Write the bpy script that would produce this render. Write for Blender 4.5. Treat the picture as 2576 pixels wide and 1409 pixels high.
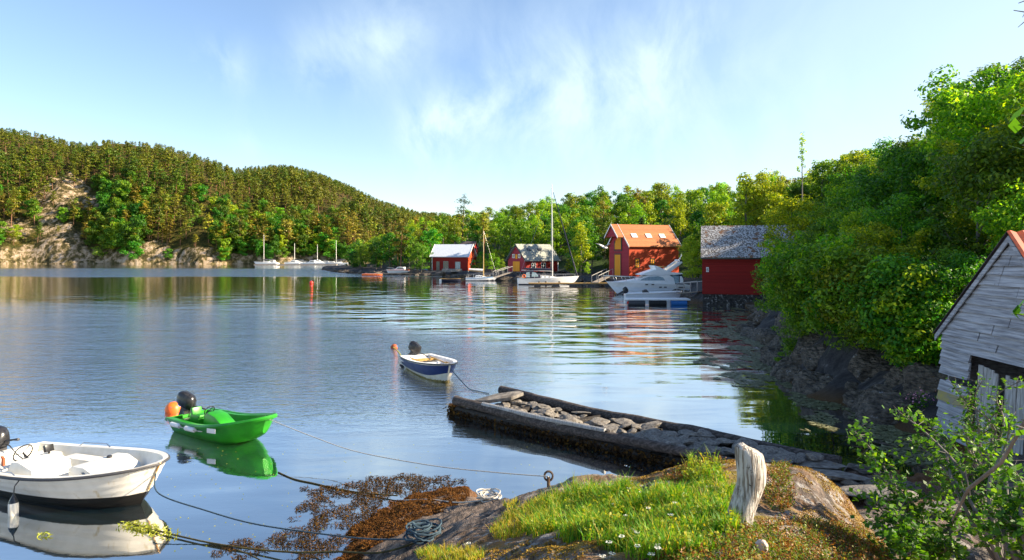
import bpy, bmesh, math, random
import numpy as np
from mathutils import Vector, Matrix, Euler
R = math.radians
random.seed(7)
for o in list(bpy.data.objects): bpy.data.objects.remove(o)
scene = bpy.context.scene
col = scene.collection

# ---------------------------------------------------------------- camera
FPX, CX, HY, CAMZ = 1709.0, 1288.0, 640.0, 4.5
cd = bpy.data.cameras.new('camera'); cam = bpy.data.objects.new('camera', cd); col.objects.link(cam)
cd.sensor_width = 36.0; cd.lens = 36.0 * FPX / 2576.0
cd.shift_y = -(704.5 - HY) / 2576.0
cd.clip_start = 0.05; cd.clip_end = 6000
cam.location = (0, 0, CAMZ); cam.rotation_euler = (R(90), 0, 0)
scene.camera = cam

# ---------------------------------------------------------------- sun and sky
SUN_AZ, SUN_EL = 94.0, 27.0
sv = Vector((math.sin(R(SUN_AZ)) * math.cos(R(SUN_EL)), math.cos(R(SUN_AZ)) * math.cos(R(SUN_EL)), math.sin(R(SUN_EL))))
sl = bpy.data.lights.new('sun', 'SUN'); sl.energy = 5.0; sl.angle = R(0.6); sl.color = (1.0, 0.84, 0.62)
so = bpy.data.objects.new('sun', sl); col.objects.link(so)
so.rotation_euler = sv.to_track_quat('Z', 'Y').to_euler()

W = bpy.data.worlds.new('World'); scene.world = W; W.use_nodes = True
wn = W.node_tree; wn.nodes.clear()
def N(nt, t, **kw):
    n = nt.nodes.new(t)
    for k, v in kw.items():
        if k == 'inp':
            for a, b in v.items(): n.inputs[a].default_value = b
        else: setattr(n, k, v)
    return n
sky = N(wn, 'ShaderNodeTexSky', sky_type='NISHITA', sun_disc=False)
sky.sun_elevation = R(SUN_EL); sky.sun_rotation = R(SUN_AZ)
sky.altitude = 0; sky.air_density = 1.0; sky.dust_density = 0.35; sky.ozone_density = 2.0
tc = N(wn, 'ShaderNodeTexCoord')
def dirpx(px, py):
    v = Vector(((px - CX) / FPX, 1.0, (HY - py) / FPX)); return v.normalized()
def wm(op, a, b=None):
    n = N(wn, 'ShaderNodeMath', operation=op)
    for i, x in enumerate((a, b)):
        if x is None: continue
        if isinstance(x, (int, float)): n.inputs[i].default_value = x
        else: wn.links.new(x, n.inputs[i])
    return n.outputs[0]
# wispy high clouds: warped streaky noise, gathered round a few soft centres of the sky
wt = N(wn, 'ShaderNodeTexNoise', inp={'Scale': 2.2, 'Detail': 3.0})
wn.links.new(tc.outputs['Generated'], wt.inputs['Vector'])
mixv = N(wn, 'ShaderNodeMix', data_type='VECTOR'); mixv.inputs[0].default_value = 0.14
wn.links.new(tc.outputs['Generated'], mixv.inputs[4]); wn.links.new(wt.outputs['Color'], mixv.inputs[5])
mp = N(wn, 'ShaderNodeMapping', inp={'Rotation': (0, R(35), 0), 'Scale': (4.5, 2.0, 2.6)})
wn.links.new(mixv.outputs[1], mp.inputs['Vector'])
nz = N(wn, 'ShaderNodeTexNoise', inp={'Scale': 2.6, 'Detail': 8.0, 'Roughness': 0.6, 'Distortion': .25})
wn.links.new(mp.outputs[0], nz.inputs['Vector'])
blobs = None
for (px, py, sx, amp) in [(1000, 85, .045, .65), (780, 165, .04, .65), (545, 150, .03, .7), (590, 190, .03, .6), (1055, 350, .035, 1.3), (1110, 310, .04, 1.2), (1185, 295, .04, 1.2),
                          (1290, 265, .06, .6), (1450, 240, .08, .7), (1630, 170, .045, .4), (1720, 70, .05, .45), (1400, 330, .16, .3), (900, 130, .07, .5), (1850, 330, .2, .3), (640, 342, .03, .5), (1060, 440, .035, .5), (1150, 150, .12, .25), (1650, 250, .1, .3)]:
    d = dirpx(px, py)
    vm = N(wn, 'ShaderNodeVectorMath', operation='DISTANCE'); vm.inputs[1].default_value = d
    nrm = N(wn, 'ShaderNodeVectorMath', operation='NORMALIZE')
    wn.links.new(tc.outputs['Generated'], nrm.inputs[0]); wn.links.new(nrm.outputs[0], vm.inputs[0])
    q = wm('DIVIDE', vm.outputs['Value'], sx); q = wm('MULTIPLY', q, q); q = wm('MULTIPLY', q, -1.0); q = wm('EXPONENT', q); q = wm('MULTIPLY', q, amp)
    blobs = q if blobs is None else wm('ADD', blobs, q)
nf = N(wn, 'ShaderNodeMapRange', inp={'From Min': 0.4, 'From Max': 0.72})
wn.links.new(nz.outputs[0], nf.inputs[0])
cf = wm('MULTIPLY', nf.outputs[0], blobs)
vr = N(wn, 'ShaderNodeVectorMath', operation='DISTANCE'); vr.inputs[1].default_value = dirpx(2750, 330); nr_ = N(wn, 'ShaderNodeVectorMath', operation='NORMALIZE'); wn.links.new(tc.outputs['Generated'], nr_.inputs[0]); wn.links.new(nr_.outputs[0], vr.inputs[0])
q = wm('DIVIDE', vr.outputs['Value'], .42); q = wm('MULTIPLY', wm('EXPONENT', wm('MULTIPLY', wm('MULTIPLY', q, q), -1.0)), .8); cf = wm('ADD', cf, q); cfc = N(wn, 'ShaderNodeClamp'); wn.links.new(cf, cfc.inputs[0])
cfa = wm('MULTIPLY', cfc.outputs[0], 0.72)
hsn = N(wn, 'ShaderNodeMix', data_type='RGBA', blend_type='MULTIPLY'); hsn.inputs[0].default_value = 1; hsn.inputs[7].default_value = (1.02, 1.01, 1.04, 1); wn.links.new(sky.outputs[0], hsn.inputs[6])
mixc = N(wn, 'ShaderNodeMix', data_type='RGBA')
wn.links.new(cfa, mixc.inputs[0]); wn.links.new(hsn.outputs[2], mixc.inputs[6]); mixc.inputs[7].default_value = (4.2, 5.1, 5.5, 1)
bg = N(wn, 'ShaderNodeBackground'); bg.inputs['Strength'].default_value = 0.08
wo = N(wn, 'ShaderNodeOutputWorld')
wn.links.new(mixc.outputs[2], bg.inputs['Color']); wn.links.new(bg.outputs[0], wo.inputs[0])
scene.view_settings.view_transform = 'Standard'; scene.view_settings.look = 'None'
scene.view_settings.exposure = 1.55; scene.view_settings.gamma = 1.0
scene.render.engine = 'CYCLES'
scene.cycles.max_bounces = 8; scene.cycles.transparent_max_bounces = 12

# ---------------------------------------------------------------- helpers
def at(px, py, z=0.0):
    """the ground point at height z seen at pixel (px, py) of the 2576 px wide photograph"""
    Y = (CAMZ - z) * FPX / (py - HY); return Vector(((px - CX) / FPX * Y, Y, z))
def atd(px, py, Y):
    return Vector(((px - CX) / FPX * Y, Y, CAMZ - (py - HY) / FPX * Y))

def _hash(ix, iy, iz, seed):
    h = (ix * 374761393 + iy * 668265263 + iz * 2147483647 + seed * 1274126177) & 0xFFFFFFFF
    h = ((h ^ (h >> 13)) * 1274126177) & 0xFFFFFFFF
    return ((h ^ (h >> 16)) & 0xFFFFFF) / float(0xFFFFFF)
def vnoise(p, seed=0):
    p = np.asarray(p, float); f0 = np.floor(p).astype(np.int64); f = p - f0; f = f * f * (3 - 2 * f)
    r = 0
    for dx in (0, 1):
        for dy in (0, 1):
            for dz in (0, 1):
                w = (f[:, 0] if dx else 1 - f[:, 0]) * (f[:, 1] if dy else 1 - f[:, 1]) * (f[:, 2] if dz else 1 - f[:, 2])
                r = r + w * _hash(f0[:, 0] + dx, f0[:, 1] + dy, f0[:, 2] + dz, seed)
    return r * 2 - 1
def fbm(p, oct=4, seed=0, gain=.5):
    p = np.asarray(p, float); a = 1; s = 0
    for i in range(oct):
        s = s + a * vnoise(p, seed + i); p = p * 2.03 + 17.3; a *= gain
    return s
def n3(x, y, z=0): return np.stack([x, y, np.zeros_like(x) + z], 1)

def npmesh(name, verts, faces, mats, midx=None, smooth=False):
    verts = np.asarray(verts, np.float32); faces = np.asarray(faces, np.int32)
    me = bpy.data.meshes.new(name); k = faces.shape[1]; nf_ = len(faces)
    me.vertices.add(len(verts)); me.vertices.foreach_set('co', verts.ravel())
    me.loops.add(nf_ * k); me.loops.foreach_set('vertex_index', faces.ravel())
    me.polygons.add(nf_); me.polygons.foreach_set('loop_start', np.arange(0, nf_ * k, k, dtype=np.int32))
    if midx is not None: me.polygons.foreach_set('material_index', np.asarray(midx, np.int32))
    me.polygons.foreach_set('use_smooth', np.full(nf_, smooth, dtype=bool))
    for m in (mats if isinstance(mats, (list, tuple)) else [mats]): me.materials.append(m)
    me.update(calc_edges=True); return me
def link(name, data, parent=None, loc=None, rot=None):
    o = bpy.data.objects.new(name, data); col.objects.link(o)
    if parent: o.parent = parent
    if loc is not None: o.location = loc
    if rot is not None: o.rotation_euler = rot
    return o
def tag(o, label=None, cat=None, group=None, kind=None):
    if label: o['label'] = label
    if cat: o['category'] = cat
    if group: o['group'] = group
    if kind: o['kind'] = kind
    return o
def thing(name, loc, rz=0, label=None, cat=None, group=None):
    o = link(name, None, None, loc, (0, 0, rz)); o.empty_display_size = .2
    return tag(o, label, cat, group)
def copy_tree(o, parent=None):
    c = o.copy(); col.objects.link(c); c.parent = parent
    for k in ('label', 'group', 'category'):
        if parent is None and k in o: c[k] = o[k]
    for ch in o.children: copy_tree(ch, c)
    return c

class MB:
    """collects shapes and links them as one mesh object"""
    def __init__(s): s.v = []; s.f = []; s.m = []; s.M = Matrix.Identity(4)
    def add(s, vs, fs, mi=0):
        b = len(s.v); s.v += [tuple(s.M @ Vector(v)) for v in vs]
        s.f += [tuple(i + b for i in f) for f in fs]; s.m += [mi] * len(fs)
    def box(s, c, d, rot=(0, 0, 0), mi=0, taper=1.0):
        T = Matrix.Translation(c) @ Euler(rot).to_matrix().to_4x4(); vs = []
        for z in (-.5, .5):
            t = taper if z > 0 else 1.0
            for x, y in ((-.5, -.5), (.5, -.5), (.5, .5), (-.5, .5)): vs.append(T @ Vector((x * d[0] * t, y * d[1] * t, z * d[2])))
        s.add(vs, [(0, 3, 2, 1), (4, 5, 6, 7), (0, 1, 5, 4), (1, 2, 6, 5), (2, 3, 7, 6), (3, 0, 4, 7)], mi)
    def box2(s, a, b, mi=0):
        s.box([(a[i] + b[i]) / 2 for i in range(3)], [abs(b[i] - a[i]) for i in range(3)], mi=mi)
    def tube(s, pts, r, seg=8, mi=0, caps=True, closed=False):
        pts = [Vector(p) for p in pts]; n = len(pts); rs = r if isinstance(r, (list, tuple)) else [r] * n
        rings = []; up = None
        for i, p in enumerate(pts):
            if closed: t = (pts[(i + 1) % n] - pts[i - 1])
            else: t = (pts[min(i + 1, n - 1)] - pts[max(i - 1, 0)])
            t = t.normalized() if t.length > 1e-9 else Vector((0, 0, 1))
            if up is None: up = Vector((0, 0, 1)) if abs(t.z) < .9 else Vector((1, 0, 0))
            a = t.cross(up).normalized(); b = a.cross(t).normalized(); up = b
            rings.append([p + (a * math.cos(2 * math.pi * k / seg) + b * math.sin(2 * math.pi * k / seg)) * rs[i] for k in range(seg)])
        vs = [v for r_ in rings for v in r_]; fs = []
        for i in range(n if closed else n - 1):
            j = (i + 1) % n
            for k in range(seg):
                l = (k + 1) % seg; fs.append((i * seg + k, i * seg + l, j * seg + l, j * seg + k))
        if caps and not closed: fs.append(tuple(range(seg))[::-1]); fs.append(tuple((n - 1) * seg + k for k in range(seg)))
        s.add(vs, fs, mi)
    def lathe(s, prof, seg=16, c=(0, 0, 0), rot=(0, 0, 0), mi=0):
        T = Matrix.Translation(c) @ Euler(rot).to_matrix().to_4x4(); vs = []; fs = []
        for r_, z in prof:
            for k in range(seg):
                a = 2 * math.pi * k / seg; vs.append(T @ Vector((r_ * math.cos(a), r_ * math.sin(a), z)))
        for i in range(len(prof) - 1):
            for k in range(seg):
                l = (k + 1) % seg; fs.append((i * seg + k, i * seg + l, (i + 1) * seg + l, (i + 1) * seg + k))
        fs.append(tuple(range(seg))[::-1]); fs.append(tuple((len(prof) - 1) * seg + k for k in range(seg)))
        s.add(vs, fs, mi)
    def sphere(s, c, r, seg=16, sc=(1, 1, 1), mi=0):
        vs = []; n = seg // 2; fs = []
        for i in range(1, n):
            a = math.pi * i / n
            for k in range(seg):
                b = 2 * math.pi * k / seg; vs.append((c[0] + r * sc[0] * math.sin(a) * math.cos(b), c[1] + r * sc[1] * math.sin(a) * math.sin(b), c[2] + r * sc[2] * math.cos(a)))
        vs.append((c[0], c[1], c[2] + r * sc[2])); vs.append((c[0], c[1], c[2] - r * sc[2])); t = len(vs) - 2
        for i in range(n - 2):
            for k in range(seg):
                l = (k + 1) % seg; fs.append((i * seg + k, (i + 1) * seg + k, (i + 1) * seg + l, i * seg + l))
        for k in range(seg):
            l = (k + 1) % seg; fs.append((t, k, l)); fs.append((t + 1, (n - 2) * seg + l, (n - 2) * seg + k))
        s.add(vs, fs, mi)
    def prism(s, poly, y0, y1, axis='y', mi=0):
        """a polygon of (x, z) pushed along y (axis='y'), or of (y, z) pushed along x (axis='x')"""
        n = len(poly)
        if axis == 'y': vs = [(p[0], y0, p[1]) for p in poly] + [(p[0], y1, p[1]) for p in poly]
        elif axis == 'x': vs = [(y0, p[0], p[1]) for p in poly] + [(y1, p[0], p[1]) for p in poly]
        else: vs = [(p[0], p[1], y0) for p in poly] + [(p[0], p[1], y1) for p in poly]
        fs = [tuple(range(n))[::-1], tuple(range(n, 2 * n))]
        for i in range(n): j = (i + 1) % n; fs.append((i, j, j + n, i + n))
        s.add(vs, fs, mi)
    def build(s, name, mats, parent=None, bevel=0, smooth=False, sub=0, autosmooth=True, loc=None, rot=None):
        me = bpy.data.meshes.new(name); me.from_pydata(s.v, [], s.f)
        for m in (mats if isinstance(mats, (list, tuple)) else [mats]): me.materials.append(m)
        me.polygons.foreach_set('material_index', s.m)
        bm = bmesh.new(); bm.from_mesh(me); bmesh.ops.recalc_face_normals(bm, faces=bm.faces)
        if bevel:
            es = [e for e in bm.edges if len(e.link_faces) == 2 and e.calc_face_angle(0) > R(35)]
            bmesh.ops.bevel(bm, geom=es, offset=bevel, segments=2, profile=.6, affect='EDGES', clamp_overlap=True)
        if smooth or bevel:
            for f in bm.faces: f.smooth = True
            for e in bm.edges:
                if len(e.link_faces) == 2 and e.calc_face_angle(0) > R(38): e.smooth = False
        bm.to_mesh(me); bm.free(); me.update()
        o = link(name, me, parent, loc, rot)
        return o

def text_mesh(name, body, size, mat, parent, loc, rot):
    tx = bpy.data.curves.new(name, 'FONT'); tx.body = body; tx.size = size; tx.align_x = 'CENTER'; tx.extrude = .004; t = bpy.data.objects.new(name, tx); col.objects.link(t)
    me = bpy.data.meshes.new_from_object(t); bpy.data.objects.remove(t); me.materials.clear(); me.materials.append(MT[mat]); return link(name, me, parent, loc, rot)
# ---------------------------------------------------------------- materials
def newmat(name):
    m = bpy.data.materials.new(name); m.use_nodes = True; nt = m.node_tree; nt.nodes.clear()
    out = N(nt, 'ShaderNodeOutputMaterial'); return m, nt, out
def rgb(c): return (c[0], c[1], c[2], 1)
def srf(name, c1, c2=None, scale=6.0, rough=.7, bump=0.0, bscale=None, stretch=(1, 1, 1), c3=None, c3scale=2.0, c3cut=(.55, .62), metal=0, spec=.4, detail=5, coat=0, geo=False, lo=.35, hi=.65):
    m, nt, out = newmat(name); L = nt.links
    p = N(nt, 'ShaderNodeBsdfPrincipled'); p.inputs['Roughness'].default_value = rough; p.inputs['Metallic'].default_value = metal
    p.inputs['Specular IOR Level'].default_value = spec; p.inputs['Coat Weight'].default_value = coat
    L.new(p.outputs[0], out.inputs[0])
    if geo: t = N(nt, 'ShaderNodeNewGeometry').outputs['Position']
    else: t = N(nt, 'ShaderNodeTexCoord').outputs['Object']
    mp = N(nt, 'ShaderNodeMapping'); mp.inputs['Scale'].default_value = stretch; L.new(t, mp.inputs[0])
    c2 = c2 or tuple(x * .8 for x in c1)
    nz = N(nt, 'ShaderNodeTexNoise', inp={'Scale': scale, 'Detail': float(detail), 'Roughness': .6}); L.new(mp.outputs[0], nz.inputs[0])
    mr = N(nt, 'ShaderNodeMapRange', inp={'From Min': lo, 'From Max': hi}); L.new(nz.outputs[0], mr.inputs[0])
    mx = N(nt, 'ShaderNodeMix', data_type='RGBA'); L.new(mr.outputs[0], mx.inputs[0]); mx.inputs[6].default_value = rgb(c1); mx.inputs[7].default_value = rgb(c2)
    res = mx.outputs[2]
    if c3:
        nz3 = N(nt, 'ShaderNodeTexNoise', inp={'Scale': c3scale, 'Detail': 6.0, 'Roughness': .65}); L.new(t, nz3.inputs[0])
        mr3 = N(nt, 'ShaderNodeMapRange', inp={'From Min': c3cut[0], 'From Max': c3cut[1]}); L.new(nz3.outputs[0], mr3.inputs[0])
        m3 = N(nt, 'ShaderNodeMix', data_type='RGBA'); L.new(mr3.outputs[0], m3.inputs[0]); L.new(res, m3.inputs[6]); m3.inputs[7].default_value = rgb(c3); res = m3.outputs[2]
    L.new(res, p.inputs['Base Color'])
    if bump:
        nb = N(nt, 'ShaderNodeTexNoise', inp={'Scale': bscale or scale * 2, 'Detail': 6.0}); L.new(mp.outputs[0], nb.inputs[0])
        b = N(nt, 'ShaderNodeBump', inp={'Strength': 1.0, 'Distance': bump}); L.new(nb.outputs[0], b.inputs['Height']); L.new(b.outputs[0], p.inputs['Normal'])
    return m
def boards(name, c1, c2, pitch=.14, axis=2, rough=.65, depth=.02, grain=(3, 3, 30), worn=None):
    """painted boarding: dark joints as relief every pitch metres along one object axis"""
    m, nt, out = newmat(name); L = nt.links
    p = N(nt, 'ShaderNodeBsdfPrincipled'); p.inputs['Roughness'].default_value = rough; p.inputs['Specular IOR Level'].default_value = .25; L.new(p.outputs[0], out.inputs[0])
    t = N(nt, 'ShaderNodeTexCoord').outputs['Object']; sx = N(nt, 'ShaderNodeSeparateXYZ'); L.new(t, sx.inputs[0])
    d = N(nt, 'ShaderNodeMath', operation='DIVIDE'); L.new(sx.outputs[axis], d.inputs[0]); d.inputs[1].default_value = pitch
    fr = N(nt, 'ShaderNodeMath', operation='FRACT'); L.new(d.outputs[0], fr.inputs[0])
    fl = N(nt, 'ShaderNodeMath', operation='FLOOR'); L.new(d.outputs[0], fl.inputs[0])
    wn_ = N(nt, 'ShaderNodeTexWhiteNoise', noise_dimensions='1D'); L.new(fl.outputs[0], wn_.inputs['W'])
    mp = N(nt, 'ShaderNodeMapping'); mp.inputs['Scale'].default_value = grain; L.new(t, mp.inputs[0])
    nz = N(nt, 'ShaderNodeTexNoise', inp={'Scale': 1.0, 'Detail': 5.0}); L.new(mp.outputs[0], nz.inputs[0])
    ad = N(nt, 'ShaderNodeMath', operation='MULTIPLY_ADD'); L.new(wn_.outputs['Value'], ad.inputs[0]); ad.inputs[1].default_value = .55; L.new(nz.outputs[0], ad.inputs[2])
    mr = N(nt, 'ShaderNodeMapRange', inp={'From Min': .35, 'From Max': 1.15}); L.new(ad.outputs[0], mr.inputs[0])
    mx = N(nt, 'ShaderNodeMix', data_type='RGBA'); L.new(mr.outputs[0], mx.inputs[0]); mx.inputs[6].default_value = rgb(c1); mx.inputs[7].default_value = rgb(c2)
    res = mx.outputs[2]
    if worn:
        nz3 = N(nt, 'ShaderNodeTexNoise', inp={'Scale': 1.3, 'Detail': 8.0, 'Roughness': .7}); L.new(mp.outputs[0], nz3.inputs[0])
        mr3 = N(nt, 'ShaderNodeMapRange', inp={'From Min': .6, 'From Max': .75}); L.new(nz3.outputs[0], mr3.inputs[0])
        m3 = N(nt, 'ShaderNodeMix', data_type='RGBA'); L.new(mr3.outputs[0], m3.inputs[0]); L.new(res, m3.inputs[6]); m3.inputs[7].default_value = rgb(worn); res = m3.outputs[2]
    L.new(res, p.inputs['Base Color'])
    rp = N(nt, 'ShaderNodeValToRGB'); L.new(fr.outputs[0], rp.inputs[0]); e = rp.color_ramp.elements
    e[0].position = 0; e[0].color = (0, 0, 0, 1); e[1].position = .12; e[1].color = (1, 1, 1, 1); z = e.new(1.0); z.color = (.75, .75, .75, 1)
    b = N(nt, 'ShaderNodeBump', inp={'Strength': 1.0, 'Distance': depth}); L.new(rp.outputs[0], b.inputs['Height']); L.new(b.outputs[0], p.inputs['Normal'])
    return m
def leafmat(name, c1, c2, c3=None, trans=.4, ovar=.12, rough=.5, tboost=1.6):
    m, nt, out = newmat(name); L = nt.links
    g = N(nt, 'ShaderNodeNewGeometry'); oi = N(nt, 'ShaderNodeObjectInfo')
    rp = N(nt, 'ShaderNodeValToRGB'); L.new(g.outputs['Random Per Island'], rp.inputs[0])
    e = rp.color_ramp.elements; e[0].color = rgb(c1); e[1].color = rgb(c2); e[0].position = .05; e[1].position = .75
    z = e.new(1.0); z.color = rgb(c3 or c2)
    hs = N(nt, 'ShaderNodeHueSaturation'); L.new(rp.outputs[0], hs.inputs['Color'])
    mh = N(nt, 'ShaderNodeMapRange', inp={'To Min': .5 - ovar * .22, 'To Max': .5 + ovar * .22}); L.new(oi.outputs['Random'], mh.inputs[0]); L.new(mh.outputs[0], hs.inputs['Hue'])
    mu = N(nt, 'ShaderNodeMath', operation='MULTIPLY'); L.new(oi.outputs['Random'], mu.inputs[0]); mu.inputs[1].default_value = 7.31
    fr = N(nt, 'ShaderNodeMath', operation='FRACT'); L.new(mu.outputs[0], fr.inputs[0])
    mv = N(nt, 'ShaderNodeMapRange', inp={'To Min': 1 - ovar * 2.6, 'To Max': 1 + ovar * 2.6}); L.new(fr.outputs[0], mv.inputs[0]); L.new(mv.outputs[0], hs.inputs['Value'])
    p = N(nt, 'ShaderNodeBsdfPrincipled', inp={'Roughness': rough, 'Specular IOR Level': .3}); L.new(hs.outputs[0], p.inputs['Base Color'])
    tb = N(nt, 'ShaderNodeMix', data_type='RGBA', blend_type='MULTIPLY'); tb.inputs[0].default_value = 1; L.new(hs.outputs[0], tb.inputs[6]); tb.inputs[7].default_value = (tboost * 1.2, tboost * 1.05, tboost * .35, 1)
    tr = N(nt, 'ShaderNodeBsdfTranslucent'); L.new(tb.outputs[2], tr.inputs[0])
    mx = N(nt, 'ShaderNodeMixShader'); mx.inputs[0].default_value = trans; L.new(p.outputs[0], mx.inputs[1]); L.new(tr.outputs[0], mx.inputs[2]); L.new(mx.outputs[0], out.inputs[0])
    return m

def painted_hull(name, top, bottom, zline):
    """hull paint above, dark antifouling paint below the boot line"""
    m, nt, out = newmat(name); L = nt.links; p = N(nt, 'ShaderNodeBsdfPrincipled', inp={'Roughness': .4}); L.new(p.outputs[0], out.inputs[0])
    t = N(nt, 'ShaderNodeTexCoord').outputs['Object']; sx = N(nt, 'ShaderNodeSeparateXYZ'); L.new(t, sx.inputs[0])
    nz = N(nt, 'ShaderNodeTexNoise', inp={'Scale': 3.0, 'Detail': 6.0}); L.new(t, nz.inputs[0]); mp = N(nt, 'ShaderNodeMapping'); mp.inputs['Scale'].default_value = (9, 9, .8); L.new(t, mp.inputs[0])
    st = N(nt, 'ShaderNodeTexNoise', inp={'Scale': 1.0, 'Detail': 5.0}); L.new(mp.outputs[0], st.inputs[0])
    def mix(f, a, b):
        n = N(nt, 'ShaderNodeMix', data_type='RGBA'); L.new(f, n.inputs[0])
        for i, c in ((6, a), (7, b)):
            if isinstance(c, tuple): n.inputs[i].default_value = rgb(c)
            else: L.new(c, n.inputs[i])
        return n.outputs[2]
    def mr(v, a, b):
        n = N(nt, 'ShaderNodeMapRange', inp={'From Min': a, 'From Max': b}); L.new(v, n.inputs[0]); return n.outputs[0]
    c = mix(mr(nz.outputs[0], .4, .65), top, tuple(x * .86 for x in top)); c = mix(mr(st.outputs[0], .6, .75), c, (top[0] * .7, top[1] * .6, top[2] * .42))
    zz = N(nt, 'ShaderNodeMath', operation='MULTIPLY_ADD'); L.new(sx.outputs[0], zz.inputs[0]); zz.inputs[1].default_value = -.02; L.new(sx.outputs[2], zz.inputs[2])
    c = mix(mr(zz.outputs[0], zline + .004, zline - .004), c, bottom); L.new(c, p.inputs['Base Color']); return m
MT = {}
MT['white'] = srf('white_gelcoat', (.88, .88, .87), (.8, .8, .77), scale=3, rough=.3, spec=.5)
MT['whitepaint'] = srf('white_paint', (.8, .8, .8), (.7, .7, .68), scale=5, rough=.5)
MT['black'] = srf('black_plastic', (.012, .012, .014), (.03, .03, .032), scale=8, rough=.25, spec=.5)
MT['blackmat'] = srf('black_antifouling', (.01, .01, .011), (.022, .02, .018), scale=6, rough=.7)
MT['darkgrey'] = srf('dark_grey', (.06, .06, .065), scale=8, rough=.5)
MT['steel'] = srf('steel', (.6, .6, .6), scale=10, rough=.3, metal=1)
MT['alu'] = srf('mast_aluminium', (.72, .7, .66), (.55, .53, .5), scale=4, rough=.4, metal=.3)
MT['glass'] = srf('dark_glass', (.03, .04, .045), scale=3, rough=.08, spec=.9)
MT['blueglass'] = srf('pale_glass', (.35, .45, .5), (.2, .3, .34), scale=5, rough=.1, spec=.9)
MT['orange'] = srf('orange_buoy', (.85, .2, .02), (.8, .12, .02), scale=4, rough=.4)
MT['red'] = srf('red_plastic', (.7, .04, .02), scale=5, rough=.4)
MT['brownred'] = srf('weathered_red_buoy', (.4, .09, .03), (.2, .06, .02), scale=9, rough=.6)
MT['green'] = srf('green_plastic', (.025, .30, .012), (.016, .2, .01), scale=3, rough=.38, spec=.5, c3=(.05, .22, .04), c3scale=14, c3cut=(.62, .7))
MT['navy'] = srf('navy_paint', (.02, .04, .15), (.015, .03, .11), scale=5, rough=.35)
MT['blue'] = srf('blue_paint', (.02, .14, .4), scale=5, rough=.45)
MT['skyblue'] = srf('light_blue_paint', (.05, .3, .6), scale=5, rough=.45)
MT['navycloth'] = srf('navy_canvas', (.012, .016, .04), scale=12, rough=.9)
MT['yellowrope'] = srf('yellow_rope', (.6, .5, .06), (.35, .3, .05), scale=20, rough=.9)
MT['whiterope'] = srf('white_rope', (.55, .52, .46), (.35, .33, .28), scale=30, rough=.9)
MT['bluerope'] = srf('blue_grey_rope', (.05, .09, .12), (.02, .04, .06), scale=30, rough=.9)
MT['weedrope'] = srf('weedy_rope', (.1, .08, .02), (.03, .025, .01), scale=12, rough=.9)
MT['bark'] = srf('bark', (.09, .07, .05), (.16, .13, .1), scale=6, rough=.9, bump=.02, stretch=(1, 1, .3))
MT['greybark'] = srf('grey_bark', (.2, .18, .16), (.1, .09, .08), scale=8, rough=.9, bump=.01, stretch=(1, 1, .3))
MT['pinebark'] = srf('pine_bark', (.26, .12, .06), (.12, .07, .04), scale=6, rough=.9)
MT['redwall'] = boards('red_board_wall', (.34, .022, .014), (.24, .014, .01), pitch=.16)
MT['redwall_dark'] = boards('deep_red_board_wall', (.30, .014, .01), (.21, .01, .008), pitch=.15, depth=.03)
MT['sunwall'] = boards('sunlit_orange_board_wall', (.52, .075, .02), (.42, .045, .015), pitch=.18)  # red boards with the orange of the sun put into the colour
MT['shadewall'] = boards('shaded_wine_board_wall', (.34, .03, .045), (.26, .02, .035), pitch=.3, depth=.008)  # red boards of the gables facing away, purplish shade put into the colour
MT['ochre'] = boards('ochre_boards', (.8, .34, .02), (.72, .27, .015), pitch=.2, axis=1, grain=(3, 3, 3))
MT['tileroof'] = boards('orange_tile_roof', (.46, .17, .065), (.37, .12, .045), pitch=.33, axis=1, depth=.03, grain=(3, 3, 3))
MT['greyroof'] = srf('grey_slate_roof', (.3, .31, .27), (.2, .21, .18), scale=3, rough=.8, bump=.02, c3=(.42, .43, .38), c3scale=5)
MT['slate'] = srf('patchy_slate_roof', (.5, .5, .5), (.08, .07, .06), scale=8, rough=.8, bump=.05, c3=(.16, .08, .04), c3scale=1.4, c3cut=(.56, .6), lo=.44, hi=.56)
MT['metalroof'] = srf('pale_metal_roof', (.62, .66, .72), (.5, .54, .6), scale=2, rough=.45, stretch=(6, 1, 1))
MT['rustroof'] = srf('rusty_red_roof', (.6, .09, .02), (.3, .07, .03), scale=5, rough=.6)
MT['stonewall'] = srf('rubble_stone', (.05, .045, .04), (.014, .013, .012), scale=3.5, rough=.9, bump=.15, c3=(.22, .21, .2), c3scale=4, lo=.4, hi=.6)
MT['greywood'] = srf('silver_grey_wood', (.45, .46, .49), (.18, .18, .195), scale=2.0, rough=.85, bump=.008, stretch=(3, .5, 12), c3=(.05, .045, .045), c3scale=7, c3cut=(.66, .72))
MT['greywoodv'] = srf('silver_grey_boards', (.46, .46, .45), (.21, .2, .18), scale=3, rough=.85, bump=.012, stretch=(9, 9, .8))
MT['planks'] = srf('dock_planks', (.35, .3, .24), (.22, .18, .14), scale=6, rough=.85, stretch=(5, 1, 1))
MT['yellowplank'] = srf('yellow_plank', (.5, .33, .1), (.38, .22, .06), scale=6, rough=.8)
MT['log'] = srf('wet_dark_log', (.045, .035, .028), (.16, .13, .115), scale=4, rough=.8, bump=.05, stretch=(.6, 5, 5), lo=.42, hi=.7)
MT['wetlog_shaded'] = srf('shade_black_wet_timber', (.012, .010, .008), (.04, .03, .02), scale=4, rough=.6, bump=.04, stretch=(.6, 5, 5))  # wet weedy timber, with the shade under the logs painted into its colour
MT['stone'] = srf('slate_stone', (.27, .245, .21), (.09, .08, .068), scale=5, rough=.8, bump=.03, c3=(.2, .12, .03), c3scale=2.5, c3cut=(.62, .72))
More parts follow.
